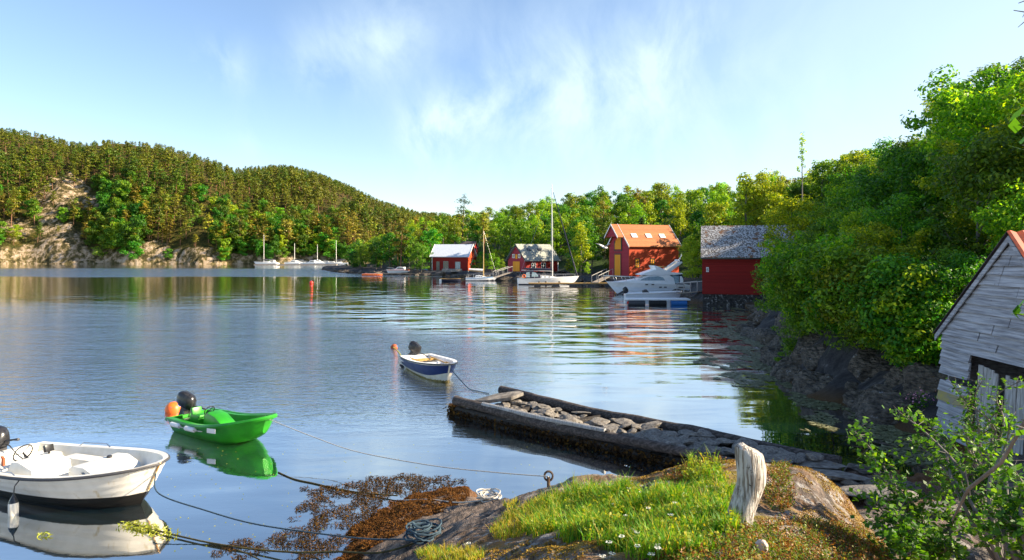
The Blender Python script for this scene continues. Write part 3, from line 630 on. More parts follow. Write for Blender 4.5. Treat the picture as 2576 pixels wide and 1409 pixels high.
def pine(seed, H=9.0, Rr=2.3, per=30, lsize=.55):
    rng = np.random.default_rng(seed); mb = MB(); lean = rng.normal(0, .04, 2)
    mb.tube([(0, 0, -.5), (lean[0] * H * .5, lean[1] * H * .5, H * .5), (lean[0] * H, lean[1] * H, H * .93)], [H * .018, H * .012, H * .005], seg=5)
    cen = []; fl = []; nl = 10
    for i in range(nl):
        f = .38 + .6 * (i / nl) + rng.uniform(-.02, .02); rr = Rr * (1.15 - f) ** .55 * rng.uniform(.45, 1.1); az = i * 2.4 + rng.uniform(-.5, .5)
        for t in (.35, .75, 1.0):
            c = np.array([lean[0] * H * f + math.cos(az) * rr * t, lean[1] * H * f + math.sin(az) * rr * t, H * f + .12 * rr * t])
            k = int(per * (.5 + .3 * t) * rng.uniform(.6, 1.2)); g = rng.normal(size=(k, 3)); g[:, 2] *= .38; cen.append(c + g * .42 * Rr / 2.3); gg = g.copy(); gg[:, 2] += .9; fl.append(gg * 1.2)
    c = np.array([lean[0] * H, lean[1] * H, H * .97]); g = rng.normal(size=(per, 3)) * .35; cen.append(c + g); fl.append(g + [0, 0, 1])
    cen = np.concatenate(cen); fl = np.concatenate(fl)
    return leafquads(cen, len(cen), lsize, rng, .3, fl), mb
def conifer(seed, H=11.0, Rr=2.4, mat='darkspruce'):
    rng = np.random.default_rng(seed); mb = MB(); mb.tube([(0, 0, -.4), (0, 0, H * .97)], [H * .014, .03], seg=5)
    cen = []; fl = []; n = 22
    for i in range(n):
        f = .1 + .88 * i / n; rr = Rr * (1.02 - f) * rng.uniform(.8, 1.15); m = 7
        for k in range(m):
            az = k * 2 * math.pi / m + i * .7 + rng.uniform(-.2, .2)
            for t in np.linspace(.3, 1, 5):
                kk = 5; g = rng.normal(size=(kk, 3)) * [.16, .16, .1]; cen.append(g + [math.cos(az) * rr * t, math.sin(az) * rr * t, H * f - .2 * rr * t]); fl.append(g * 3 + [0, 0, 1])
    cen = np.concatenate(cen); fl = np.concatenate(fl)
    return npmesh('crown', leafquads(cen, len(cen), .32, rng, .3, fl), qf(len(cen)), LM[mat]), mb, 'bark'

def plant(name, tup, label=None, cat='tree', group=None):
    me, mb, bark = tup
    r = thing(name, (0, 0, 0), 0, label, cat, group); link('crown', me, r); mb.build('trunk', MT[bark], r, smooth=True)
    return r
def inview(x, y, m=.04): return y > 1 and abs(x / y) < .7537 + m

SILH = np.array([(-300, 310),(0,325),(60,330),(130,345),(190,362),(290,355),(400,365),(480,385),(540,405),(590,427),(640,420),(720,418),(800,437),(880,470),(950,505),(1000,520),(1050,535),(1400,560)], float)
SIL = np.array([(700,640),(850,640),(900,600),(1000,562),(1050,540),(1120,528),(1200,532),(1300,500),(1400,487),(1450,470),(1500,453),(1600,457),(1750,460),(1850,452),(1900,412),(1950,430),(2000,455),(2060,410),(2080,385),(2100,352),(2200,292),(2300,242),(2400,192),(2500,147),(2576,122),(2800,60)], float)
def fit(px, y, zg, H, sc):
    """keep a tree below the skyline the hill has in life"""
    s = np.interp(px, SIL[:, 0], SIL[:, 1]) + rng.uniform(-6, 22); zt = CAMZ + (HY - s) / FPX * y
    return min(sc, (zt - zg) / H)
# --- the far hill: pines, single meshes (trunk and needles in one)
rng = np.random.default_rng(11)
pproto = []
for s in range(5):
    v, mb = pine(100 + s); n0 = len(mb.v)
    V = np.concatenate([v, np.array(mb.v)]); tf = [f for f in mb.f if len(f) == 4]
    Fq = np.concatenate([qf(len(v) // 4), np.array(tf) + len(v)]); mi = np.concatenate([np.zeros(len(v) // 4), np.ones(len(tf))])
    pproto.append((V, Fq, mi, [npmesh('pine_tree', V, Fq, [LM[q], MT['pinebark']], mi) for q in ('pine', 'pineb', 'pinec')]))
cand = []
u = rng.uniform(-.80, .05, 16000); t = rng.uniform(0, 1, 16000)
yy = shore_far(u) + 4 + t * (165 + 120 * np.clip((u + .42) / .06, 0, 1)); xx = u * yy
ok = ~rocky(xx, yy) | (rng.uniform(size=16000) < .09); ok &= rng.uniform(size=16000) < np.where(t < .12, .5, .85)
xx, yy = xx[ok], yy[ok]
# poisson-ish thinning
cell = {}; keep = []
for i in range(len(xx)):
    key = (int(xx[i] // 4.6), int(yy[i] // 5))
    if key in cell: continue
    cell[key] = 1; keep.append(i)
xx, yy = xx[keep], yy[keep]; zz = hhill(xx, yy); order = np.argsort(yy)
LABP = ''
VS, FS, MS = [], [], []; off = 0; patch = fbm(n3(xx * .025, yy * .025), 3, 66); gap = fbm(n3(xx * .06, yy * .05), 3, 67)
for k, i in enumerate(order):
    if gap[i] < -.55 and rng.uniform() < .6: continue
    sc = rng.uniform(.6, 1.45) * (1.25 if rng.uniform() < .12 else 1) * (1 + .25 * gap[i]); pxh = CX + FPX * xx[i] / yy[i]; sc = min(sc, (CAMZ + (HY - np.interp(pxh, SILH[:, 0], SILH[:, 1]) - rng.uniform(-7, 12)) / FPX * yy[i] - zz[i]) / 9.5)
    if sc < .3: continue
    rz = rng.uniform(0, 6.28); p = pproto[rng.integers(5)]
    if k < 290 :
        o = link('pine_tree', p[3][rng.choice(3, p=[.4, .35, .25])], None, (xx[i], yy[i], zz[i]), (0, 0, rz)); o.scale = (sc, sc, sc)
        pxh = CX + FPX * xx[i] / yy[i]; reg = next(t_ for lim, t_ in ((260, 'around the bare bluffs at the left'), (560, 'between the bluffs and the big green bushes'), (870, 'above the far marina'), (9999, 'right of the far marina')) if pxh < lim)
        tag(o, 'orange-green pine low on the far hillside ' + reg, 'pine tree', 'pines low on the far hillside ' + reg)
    else:
        c, s_ = math.cos(rz), math.sin(rz); V = p[0] * sc; V = np.stack([V[:, 0] * c - V[:, 1] * s_ + xx[i], V[:, 0] * s_ + V[:, 1] * c + yy[i], V[:, 2] + zz[i]], 1)
        VS.append(V); FS.append(p[1] + off); MS.append(np.where(p[2] > 0, 3, rng.choice(3, p=[[.5, .35, .15], [.42, .12, .46], [.3, .6, .1]][int(np.clip(1.5 + 1.6 * patch[i], 0, 2))]))); off += len(V)
o = link('pine_forest', npmesh('pine_forest', np.concatenate(VS), np.concatenate(FS), [LM['pine'], LM['pineb'], LM['pinec'], MT['pinebark']], np.concatenate(MS)))
tag(o, 'orange-green pine forest covering the upper slopes of the far hill', 'forest', kind='stuff')
# green broadleaf bushes along the foot of the hill
fproto = []
for s in range(4):
    me, mb, bk = broadleaf(300 + s, H=9, Rr=3.4, nlimb=8, ntw=5, per=34, lsize=.62, cr=1.1, base=.1, mat='alder' if s < 3 else 'birch')
    fproto.append(me); me.name = 'shore_bush'
nb = 0
for px in np.arange(-20, 1120, 6.5):
    pr = .5
    for a, b, q in ((255, 350, 1.0), (545, 620, .95), (640, 900, .7), (930, 1120, .6), (0, 200, .12), (370, 540, .3)):
        if a < px < b: pr = q
    for t in (1.5, 9, 18, 30, 44):
        if rng.uniform() > pr * (1 if t < 32 else .5): continue
        if nb > 275: break
        u_ = (px + rng.uniform(-5, 5) - CX) / FPX; y = float(shore_far(np.array([u_]))[0]) + t + rng.uniform(-2, 3) + 1; x = u_ * y
        if rocky(np.array([x]), np.array([y]))[0] and not 255 < px < 350: continue
        sc = rng.uniform(.65, 1.15) * (1.25 if 255 < px < 350 else 1)
        o = link('shore_bush', fproto[rng.integers(4)], None, (x, y, float(hhill(x, y)[0]) - .6), (0, 0, rng.uniform(0, 6))); o.scale = (sc, sc, sc * rng.uniform(.8, 1.25)); nb += 1
        reg = next(t_ for lim, t_ in ((250, 'beside the bare bluffs'), (370, 'in the big clump right of the bluffs'), (545, 'between the two big clumps'), (640, 'in the clump left of the marina'), (870, 'behind the far marina'), (9999, 'right of the far marina')) if px < lim)
        tag(o, 'green broadleaf tree under the far hill ' + reg, 'tree', 'green trees at the foot of the far hill ' + reg)

# --- middle shore: boathouse hill
HZ = []   # (x, y, radius) kept clear for houses
GM = {}
protoM = {'birch': [], 'alder': [], 'pine': [], 'spruce': []}
for s in range(4):
    protoM['birch'].append(plant('birch_tree', broadleaf(400 + s, H=10, Rr=2.7, nlimb=11, ntw=6, per=30, lsize=.36, cr=.75, base=.12, mat='birch', bark='greybark', shape='tall' if s % 2 else 'round')))
    protoM['alder'].append(plant('alder_tree', broadleaf(420 + s, H=8.5, Rr=3.2, nlimb=11, ntw=6, per=36, lsize=.38, cr=.85, base=.06, mat='alder')))
for s in range(2):
    v, mb = pine(440 + s, 10.5, 2.6, per=70, lsize=.36); protoM['pine'].append(plant('pine_tree', (npmesh('crown', v, qf(len(v) // 4), LM['pine']), mb, 'pinebark')))
    protoM['spruce'].append(plant('spruce_tree', conifer(450 + s)))
used = set()
def put(kind, i, x, y, sc, rz=None, label=None, group=None, cat='tree', zoff=-.2, sz=None, hf=None):
    pr = protoM[kind][i]
    o = pr if pr not in used else copy_tree(pr); used.add(pr)
    z = float((hf or hland)(x, y)[0]) + zoff
    o.location = (x, y, z); o.rotation_euler = (0, 0, rng.uniform(0, 6.28) if rz is None else rz); o.scale = (sc, sc, sz or sc)
    tag(o, label, cat, group); return o
MLAB = {'birch': ('birch_tree', 'light yellow-green broadleaf tree on the wooded hill behind the red boathouses', 'light green trees on the hill behind the boathouses'),
        'alder': ('alder_tree', 'darker green bushy tree on the wooded hill behind the red boathouses', 'dark green trees on the hill behind the boathouses'),
        'pine': ('pine_tree', 'brownish pine rising among the green trees behind the boathouses', 'pines behind the boathouses'),
        'spruce': ('spruce_tree', 'dark pointed conifer among the green trees behind the boathouses', 'dark conifers behind the boathouses')}
MKIND = {'birch': 'light yellow-green tree', 'alder': 'darker green bushy tree', 'pine': 'brownish pine', 'spruce': 'dark pointed conifer'}
HOUSES = [(-13.5, 151, 7.5), (4.5, 121, 7.0), (22.5, 108, 9.0), (21, 62, 8.0)]
cnt = 0; grid = {}
tries = rng.uniform(size=(9000, 2))
for a, b in tries:
    y = 66 + (a ** .9) * 190; x = (-.27 + b * .85) * y if y > 95 else (.2 + b * .45) * y
    if x / y > .50 or not inview(x, y): continue
    d = float(sdist(np.array([x]), np.array([y]))[0]); px = CX + FPX * x / y
    dmin = 1.2 if (px < 1085 or (1420 < px < 1530)) else 9.0
    if y < 100: dmin = 4 if px > 1730 else 3
    if (1470 < px < 1740 and y < 114) or (1740 < px < 1765 and y < 80): continue
    if d < dmin or d > 70: continue
    if any(math.hypot(x - h[0], y - h[1]) < h[2] for h in HOUSES): continue
    if 1180 < px < 1275 and d < 13: continue
    cs = 2.9 if px < 1090 and d < 14 else 3.9 + y * .004; key = (int(x // cs), int(y // cs))
    if key in grid: continue
    grid[key] = 1
    r = rng.uniform(); dark = d < 6 and px < 1120
    kind = ('alder' if r < .75 else 'spruce') if dark else ('birch' if r < .55 else 'alder' if r < .86 else 'pine' if r < .95 else 'spruce')
    if kind == 'pine' and y < 105: kind = 'birch'
    sc = rng.uniform(.75, 1.2) * (.75 if d < 4 else 1)
    sc = fit(px, y, float(hland(x, y)[0]), 9.6, sc)
    if sc < .42: continue
    if kind == 'spruce' and sc < .85 or (kind == 'spruce' and y > 120): kind = 'birch'
    nm, lab, grp = MLAB[kind]; i = rng.integers(len(protoM[kind])); reg = next(t for lim, t in ((1080, 'on the headland left of the metal-roofed boathouse'), (1240, 'behind the metal-roofed boathouse'), (1430, 'behind the grey-roofed boathouse'), (1530, 'between the grey-roofed and the tiled boathouse'), (1740, 'behind the orange-tiled boathouse'), (9999, 'above and behind the slate-roofed boathouse')) if px < lim)
    if y > 150 and px > 1080: reg = reg.replace('behind', 'on the skyline ridge behind').replace('above and on', 'on').replace('between', 'on the ridge seen between')
    lab = MKIND[kind] + ' ' + reg; grp = MKIND[kind] + 's ' + reg; put(kind, i, x, y, sc, label=lab, group=grp); cnt += 1
    if cnt > 430: break
print('middle trees', cnt, 'far pines', len(order), 'bushes', nb)
# low bushes on the grassy bank between the first two boathouses
for px, y_, s_ in ((1188, 142, .3), (1205, 139, .36), (1222, 138, .3), (1238, 134, .42), (1252, 131, .34), (1264, 128, .3), (1215, 146, .5), (1246, 140, .5), (1262, 136, .45), (1430, 120, .3), (1446, 116, .36), (1462, 114, .3), (1478, 112, .26)):
    x = (px - CX) / FPX * y_; put('birch' if px % 3 else 'alder', int(px) % 3, x, y_, s_, label='low bush on the bank between the metal-roofed and the grey-roofed boathouse' if px < 1300 else 'low bush on the shore between the grey-roofed and the tiled boathouse', group='low bushes on the bank between the first two boathouses' if px < 1300 else 'low bushes left of the tiled boathouse', cat='bush')
# landmarks of the skyline
protoM['pine'].append(plant('pine_tree', (lambda v_mb: (npmesh('crown', v_mb[0], qf(len(v_mb[0]) // 4), LM['darkspruce']), v_mb[1], 'bark'))(pine(470, 15, 3.4, per=60, lsize=.35))))
p = atd(1160, 560, 168); put('pine', 2, p.x, p.y, 1.0, label='tall dark pine standing clear above the light trees behind the metal-roofed boathouse')
o = bpy.context  # keep lint quiet

# --- right-hand slope: near trees with real leaves
protoM['near'] = []
for s in range(4):
    protoM['near'].append(plant('shore_tree', broadleaf(500 + s, H=5.6, Rr=2.6, nlimb=13, ntw=9, per=92, lsize=.165, cr=.62, base=.04, mat='shore' if s % 2 else 'shore2', bark='greybark', shape='round', trunk_r=.07, flatc=.6)))
protoM['yel'] = [plant('yellow_green_tree', broadleaf(520, H=6, Rr=2.4, nlimb=12, ntw=9, per=110, lsize=.15, cr=.6, base=.04, mat='yellow', bark='greybark', trunk_r=.07))]
grid = {}; cnt = 0
for a, b in rng.uniform(size=(6000, 2)):
    y = 17 + a * 62; x = (.3 + b * .62) * y
    if not inview(x, y, .10): continue
    d = float(sdist(np.array([x]), np.array([y]))[0]); px = CX + FPX * x / y
    if d < .5 or d > 30: continue
    if px < 1905 + (60 - min(y, 60)) * 2 or (y > 52 and px < 1985 and y < 68): continue
    if math.hypot(x - 13.6, y - 14.0) < (3.6 if d < 4 and y > 17.3 else 5.2): continue
    if y > 58 and d < 14 and px < 1990: continue
    cs = (1.5 if d < 3 else 2.25) + .012 * y; key = (int(x // cs), int(y // cs), d < 3)
    if key in grid: continue
    grid[key] = 1; sc = rng.uniform(.75, 1.15) * (.36 if d < 1.6 else .52 if d < 3 else .68 if d < 4.5 else .85 if d < 7 else 1.05)
    i = rng.integers(4); sc = fit(px, y, float(hland(x, y)[0]), 5.9, sc)
    if sc < .4 or (y > 28 and px - 2.5 * sc * FPX / y < 1932): continue
    hi_ = d > 11; reg = ('in front of the slate-roofed boathouse' if px < 2080 else 'above the shore crags' if px < 2330 else 'around the old grey barn')
    lb = ('leafy tree high on the slope ' if hi_ else 'low leafy tree at the slope foot ') + reg
    put('near', i, x, y, sc, label=lb, group=lb.replace('tree', 'trees', 1)); cnt += 1
print('right trees', cnt)
# bushes hanging over the rock face
protoM['hang'] = []
for s in range(3):
    r_ = thing('overhanging_bush', (0, 0, 0)); me_ = broadleaf(560 + s, H=2.3, Rr=1.25, nlimb=9, ntw=6, per=60, lsize=.13, cr=.42, base=.04, mat='shore' if s == 1 else 'shore2', flatc=.7)[0]; link('crown', me_, r_); protoM['hang'].append(r_)
SHp = np.array([(CX + FPX * a[0] / a[1], a[1], a[0]) for a in SH[:9]])
for px in range(1945, 2345, 14):
    bot = np.interp(px, [1930, 2050, 2150, 2250, 2340], [778, 815, 855, 905, 965]) + rng.uniform(-10, 12)
    ys_ = np.interp(px, [1875, 1955, 2000, 2090, 2215, 2340], [37, 30, 23.5, 21.2, 18.6, 17.6]) + rng.uniform(.9, 1.5); q = atd(px, bot, ys_)
    sc = rng.uniform(.75, 1.15); o = put('hang', int(rng.integers(3)), q.x, q.y, sc, label='small bush hanging over the top of the shore crags', group='bushes overhanging the shore crags', cat='bush'); o.location.z = q.z
q = atd(1992, 690, 50); o = put('near', 1, q.x, q.y, 1.0, label='slender leafy tree standing in front of the right end of the slate roof'); o.location.z = q.z
# the sunlit bush between the tiled house and the slate-roofed boathouse
for (px, y, sc, lb) in [(1742, 84, .85, 'round bush with a bright yellow sunlit top between the tiled house and the slate-roofed boathouse'), (1925, 70, 1.25, 'yellow-green tree leaning over the right end of the slate roof')]:
    x = (px - CX) / FPX * y; put('yel', 0, x, y, sc, label=lb)
# thin sapling against the sky
protoM['thin'] = [plant('thin_sapling', broadleaf(530, H=7.5, Rr=1.1, nlimb=9, ntw=3, per=14, lsize=.2, cr=.28, base=.3, mat='shore', bark='greybark', shape='tall', trunk_r=.06))]
p = atd(2018, 520, 52); o = put('thin', 0, p.x, p.y, .72, label='thin sapling with few leaves sticking up against the sky left of the big slope trees', cat='sapling'); o.location.z = atd(2018, 500, 52).z; o.children[1].data.transform(Matrix.Translation((0, 0, 0)))
for k_ in protoM:
    for pr in protoM[k_]:
        if pr not in used:
            for ch in list(pr.children): bpy.data.objects.remove(ch)
            bpy.data.objects.remove(pr)
# ---------------------------------------------------------------- boathouses
def house(name, label, loc, rz, L, Wd, z0, ez, rdz, wall, gablewall, roof, foot=None, ov=.35, eov=.45, rth=.14, cat='boathouse', trim='whitepaint', foot_out=.25, footz=-1.5):
    """x runs along the ridge from the near-left corner, y away from the viewer; heights are world heights"""
    h = thing(name, (loc[0], loc[1], 0), rz, label, cat)
    for y0_ in (0, Wd - .15): mb = MB(); mb.prism([(0, z0), (L, z0), (L, ez), (0, ez)], y0_, y0_ + .15); mb.build('wall', MT[wall], h)
    for x0 in (0, L - .15):
        mb = MB(); mb.prism([(.152, z0), (Wd - .152, z0), (Wd - .152, ez), (Wd / 2, rdz - .06), (.152, ez)], x0 - .003, x0 + .147, 'x'); mb.build('gable_wall', MT[gablewall], h)
    s = (rdz - ez) / (Wd / 2); ln = math.hypot(1, s)
    ey = -eov; ez0 = ez + .05 - eov * s
    for sgn in (0, 1):
        mb = MB(); P = [(ey, ez0), (Wd / 2, rdz + .05), (Wd / 2, rdz + .05 + rth), (ey, ez0 + rth)]
        if sgn: P = [(Wd - a, b) for a, b in P]
        mb.prism(P, -ov, L + ov, 'x'); mb.build('roof', MT[roof], h)
    if trim:
        for x0 in (-ov - .05, L + ov + .002):
            for sgn in (0, 1):
                mb = MB(); P = [(ey - .03, ez0 - .1), (Wd / 2 - .002, rdz - .06), (Wd / 2 - .002, rdz + .13 + rth), (ey - .03, ez0 + rth + .06)]
                if sgn: P = [(Wd - a, b) for a, b in P]
                mb.prism(P, x0, x0 + .048, 'x'); mb.build('barge_board', MT[trim], h)
    if foot:
        mb = MB(); mb.box2((-foot_out, -foot_out, footz), (L + foot_out, Wd + foot_out, z0 - .004)); mb.build('stone_foundation', MT[foot], h, bevel=.06)
    return h
def window(h, x, z, w, hh, frame, pane, nx_=2, nz_=2, y=-.02, fr=.07, name='window'):
    mb = MB(); mb.box2((x, y - .04, z), (x + w, y + .03, z + .0 + fr)); mb.box2((x, y - .04, z + hh - fr), (x + w, y + .03, z + hh))
    mb.box2((x, y - .038, z + fr), (x + fr, y + .03, z + hh - fr)); mb.box2((x + w - fr, y - .038, z + fr), (x + w, y + .03, z + hh - fr))
    for i in range(1, nx_): cx = x + w * i / nx_; mb.box2((cx - .025, y - .03, z + fr), (cx + .025, y + .02, z + hh - fr))
    for i in range(1, nz_): cz = z + hh * i / nz_; mb.box2((x + fr, y - .028, cz - .025), (x + w - fr, y + .018, cz + .025))
    f = mb.build(name, MT[frame], h); mb = MB(); mb.box2((x + fr, y, z + fr), (x + w - fr, y + .012, z + hh - fr)); mb.build('pane', MT[pane], f); return f
def gbox(h, name, mat, ya, yb, za, zb, x=-.04, th=.05):
    mb = MB(); mb.box2((x - th, ya, za), (x, yb, zb)); return mb.build(name, MT[mat], h)
def fpanel(h, name, mat, xa, xb, za, zb, y=-.01, th=.06):
    mb = MB(); mb.box2((xa, y - th, za), (xb, y, zb)); return mb.build(name, MT[mat], h)
MT['greenframe'] = srf('pale_green_frame', (.3, .38, .33), scale=5, rough=.6)
MT['greydoor'] = srf('weathered_grey_door', (.28, .26, .2), (.18, .17, .14), scale=5, rough=.8, stretch=(6, 1, 1))
MT['darktrim'] = srf('dark_green_trim', (.04, .06, .05), scale=5, rough=.6)
MT['darkroof'] = srf('dark_shed_roof', (.10, .08, .09), (.06, .05, .055), scale=3, rough=.8)

# 1: the metal-roofed boathouse at the left
h1 = house('red_boathouse', 'red boathouse with pale metal roof, furthest left of the row', (-17.6, 149.5), R(-12), 8.2, 6.0, .95, 4.25, 6.55, 'redwall', 'sunwall', 'metalroof', 'stonewall', ov=.35, eov=.55)
mb = MB(); mb.box2((1.0, -.07, .98), (1.75, -.012, 2.95)); d = mb.build('door', MT['greydoor'], h1, bevel=.01); mb = MB(); mb.box((1.65, -.09, 1.95), (.05, .04, .14)); mb.build('handle', MT['black'], d)
window(h1, 2.6, 1.35, 1.15, 1.65, 'greenframe', 'glass', 2, 1); window(h1, 5.3, 1.35, 1.2, 1.55, 'greenframe', 'blueglass', 1, 1)
fpanel(h1, 'corner_board', 'whitepaint', -.02, .12, .96, 4.2); fpanel(h1, 'corner_board', 'sunwall', 8.08, 8.22, .96, 4.2)
hb = house('grey_shed', 'dark-roofed shed showing just above the metal-roofed boathouse', (-13.6, 158.5), R(-12), 4.6, 4.0, 1.5, 6.0, 7.4, 'redwall_dark', 'redwall_dark', 'darkroof', None, trim=None)
# 2: small grey-roofed boathouse
h2 = house('red_boathouse', 'small red boathouse with grey roof and yellow double door in its gable', (2.35, 118), R(38), 7.6, 5.0, 1.45, 3.6, 6.15, 'redwall', 'shadewall', 'greyroof', 'stonewall', ov=.3, eov=.35, trim='darktrim', foot_out=1.0)
for a in (0, 1):
    dd = gbox(h2, 'door', 'ochre', 1.55 + a * .96, 2.49 + a * .96, 1.5, 3.25)
window(h2, 1.3, 1.95, 1.0, 1.05, 'whitepaint', 'glass', 2, 2); window(h2, 3.6, 1.95, 1.0, 1.05, 'whitepaint', 'glass', 2, 2)
for yy_ in (1.35, 3.0):
    g = gbox(h2, 'gable_window', 'whitepaint', yy_, yy_ + .65, 3.85, 4.55); mb = MB(); mb.box2((-.1, yy_ + .09, 3.94), (-.092, yy_ + .56, 4.46)); mb.build('pane', MT['glass'], g)
gbox(h2, 'loft_hatch', 'ochre', 2.2, 2.75, 3.7, 4.5)
def skylight(h, x, ydown, Wd, ez, rdz, w=.8, l=1.0, frame='whitepaint', pane='blueglass'):
    s = (rdz - ez) / (Wd / 2); a = math.atan(s); y = ydown; z = ez + .05 + y * s + .14 / math.cos(a)
    mb = MB(); mb.box((x, y, z + .02), (w, l, .12), (a, 0, 0)); f = mb.build('skylight', MT[frame], h); mb = MB(); mb.box((x, y, z + .085), (w - .2, l - .2, .02), (a, 0, 0)); mb.build('pane', MT[pane], f)
skylight(h2, 1.9, 1.45, 5.0, 3.6, 6.15, .7, .6, 'darkgrey'); skylight(h2, 4.4, 1.45, 5.0, 3.6, 6.15, .7, .6, 'darkgrey')
fpanel(h2, 'corner_board', 'whitepaint', 7.45, 7.62, 1.46, 3.45)
# 3: tall tile-roofed house with hoist hood
X3 = (1583 - CX) / FPX * 103
h3 = house('boathouse_with_hoist', 'tall red boathouse with sunlit-orange wall, orange tiled roof, hoist hood and yellow doors', (X3, 103), R(22), 9.0, 6.0, 1.1, 5.95, 9.0, 'sunwall', 'shadewall', 'tileroof', 'stonewall', ov=.25, eov=.35, foot_out=.8)
gbox(h3, 'door', 'ochre', 2.45, 4.15, 1.15, 4.45)
# hood: projecting roof cap over the hoist door
mb = MB(); s3 = 3.05 / 3.0
mb.prism([(1.35, 7.25), (3.0, 8.93), (4.65, 7.25)], -1.25, -.3, 'x'); hd = mb.build('hoist_hood', MT['shadewall'], h3)
for sg in (0, 1):
    mb = MB(); P = [(1.05, 7.07), (3.0, 9.05), (3.0, 9.2), (1.0, 7.17)]
    if sg: P = [(6 - a, b) for a, b in P]
    mb.prism(P, -1.45, -.26, 'x'); mb.build('hood_roof', MT['tileroof'], hd)
    mb = MB(); P = [(.98, 6.98), (3.0 , 9.02), (3.0, 9.26), (.98, 7.24)]
    if sg: P = [(6.003 - a, b) for a, b in P]
    mb.prism(P, -1.5, -1.452, 'x'); mb.build('hood_trim', MT['whitepaint'], hd)
mb = MB(); mb.prism([(2.3, 5.3), (2.3, 7.0), (2.75, 7.2), (3.3, 7.1), (3.8, 6.7), (4.1, 6.1), (4.1, 5.3)], -.1, -.04, 'x'); mb.build('hoist_door', MT['ochre'], h3)
for (ya, yb, za, zb) in ((2.05, 2.28, 5.1, 7.25), (4.12, 4.3, 5.1, 6.6), (2.05, 4.3, 5.0, 5.1)): gbox(h3, 'door_frame', 'darktrim', ya, yb, za, zb)
for (ya, yb, za, zb) in ((2.3, 2.43, 1.12, 4.5), (4.17, 4.3, 1.12, 4.5), (2.3, 4.3, 4.5, 4.62)): gbox(h3, 'door_frame', 'darktrim', ya, yb, za, zb)
window(h3, 1.0, 2.45, .8, 1.45, 'darktrim', 'ochre', 2, 3); window(h3, 3.75, 2.5, .8, 1.4, 'darktrim', 'ochre', 2, 3)
for xx_ in (1.6, 4.2, 6.7): skylight(h3, xx_, 1.15, 6.0, 5.95, 9.0, .95, .85)
# 4: slate-roofed boathouse on its stone foundation
h4 = house('red_boathouse', 'dark red boathouse with patchy slate roof standing on a dark stone foundation over the water', (16.8, 60), R(-16), 9.0, 6.0, 1.0, 4.4, 6.95, 'redwall_dark', 'redwall_dark', 'slate', 'stonewall', ov=.12, eov=.4, trim=None, foot_out=-.05)
window(h4, 5.3, 1.85, 1.25, 1.45, 'whitepaint', 'glass', 2, 1, fr=.14)
pl = fpanel(h4, 'number_plate', 'whitepaint', .33, .56, 2.95, 3.37, th=.03)
t_ = text_mesh('house_number', '8', .42, 'darkgrey', pl, (.445, -.045, 3.01), (R(90), 0, 0)); t_.scale = (.75, 1, 1)
mb = MB(); mb.box2((-.1, -.42, 4.08), (9.1, -.36, 4.2)); mb.build('gutter', MT['black'], h4)

# old grey barn at the right edge
bx, by = 10.52, 16.8
ang = math.atan2(.075, 1.0)          # gable wall runs along (-.075, -1) towards the camera
barn = thing('old_barn', (bx, by, 0), 0, 'old weathered grey plank barn leaning at the right edge with a rusty red roof', 'barn')
dv = Vector((-.075, -1, 0)).normalized(); nv = Vector((1, -.075, 0)).normalized()     # along the gable, into the barn
BW, EZ, AZ, BZ = 4.8, 2.62, 4.78, .3
def G(t, z, out=0.0):
    lean = (z - BZ) * .09    # the whole gable leans to the right
    return dv * t * 1.0 + nv * (-out + lean * .55) + dv * lean * .25 + Vector((0, 0, z))
rb = np.random.default_rng(5)
def plank(mb, t0, t1, z0, z1, out, tilt=0, z0b=None, z1b=None, clip=False):
    z0b = z0 if z0b is None else z0b; z1b = z1 if z1b is None else z1b; n = max(2, int((t1 - t0) / .9)); vs = []; fs = []
    for k in range(n + 1):
        f = k / n; t = t0 + (t1 - t0) * f; j = rb.normal(0, .007); j2 = rb.normal(0, .004)
        a = z0 + (z0b - z0) * f + j; b = z1 + (z1b - z1) * f + j2; o2 = out + rb.normal(0, .003); ta, tb = t, t
        if clip: ha, hb = half(a), half(b); ta = min(max(t, BW / 2 - ha), BW / 2 + ha); tb = min(max(t, BW / 2 - hb), BW / 2 + hb)
        vs += [tuple(G(ta, a, o2 + .06)), tuple(G(tb, b, o2 + .008)), tuple(G(tb, b, o2 - .015)), tuple(G(ta, a, o2 - .0))]
    for k in range(n):
        for q in range(4): r_ = (q + 1) % 4; fs.append((k * 4 + q, k * 4 + r_, (k + 1) * 4 + r_, (k + 1) * 4 + q))
    fs += [(0, 1, 2, 3), (n * 4 + 3, n * 4 + 2, n * 4 + 1, n * 4)]; mb.add(vs, fs)
def half(zz): return (BW / 2) * (1 if zz < EZ else max(0, (AZ - zz) / (AZ - EZ)))
wallm = MB(); yel = MB(); z = BZ; row = 0
while z < AZ - .05:
    hgt = rb.uniform(.17, .24); z1 = min(z + hgt, AZ)
    a = BW / 2 - half(z); b = BW / 2 + half(z)
    door = z < 2.05
    segs = [(a, 1.22), (4.05, b)] if door else [(a, a + (b - a) * rb.uniform(.3, .7)), None]
    if not door: segs[1] = (segs[0][1] + .008, b)
    for (t0, t1) in segs:
        if t1 - t0 < .05: continue
        tgt = yel if (door and t0 < 1 and .85 < z < 1.05) else wallm
        if door and t0 < 1 and 1.28 < z < 1.42: plank(tgt, t0 + .3, t1, z - .03, z + .05, .0, z0b=z - .1, z1b=z - .02); continue
        plank(tgt, t0 + rb.uniform(-.02, .03), t1 + rb.uniform(-.03, .02), z + rb.uniform(-.012, .008), z1 + .012, rb.uniform(0, .012), clip=True)
    z = z1; row += 1
wl = wallm.build('gable_wall', MT['greywood'], barn)
if yel.v: yel.build('lichen_plank', srf('yellow_lichen_wood', (.4, .32, .06), (.25, .23, .16), scale=4, rough=.9), barn)
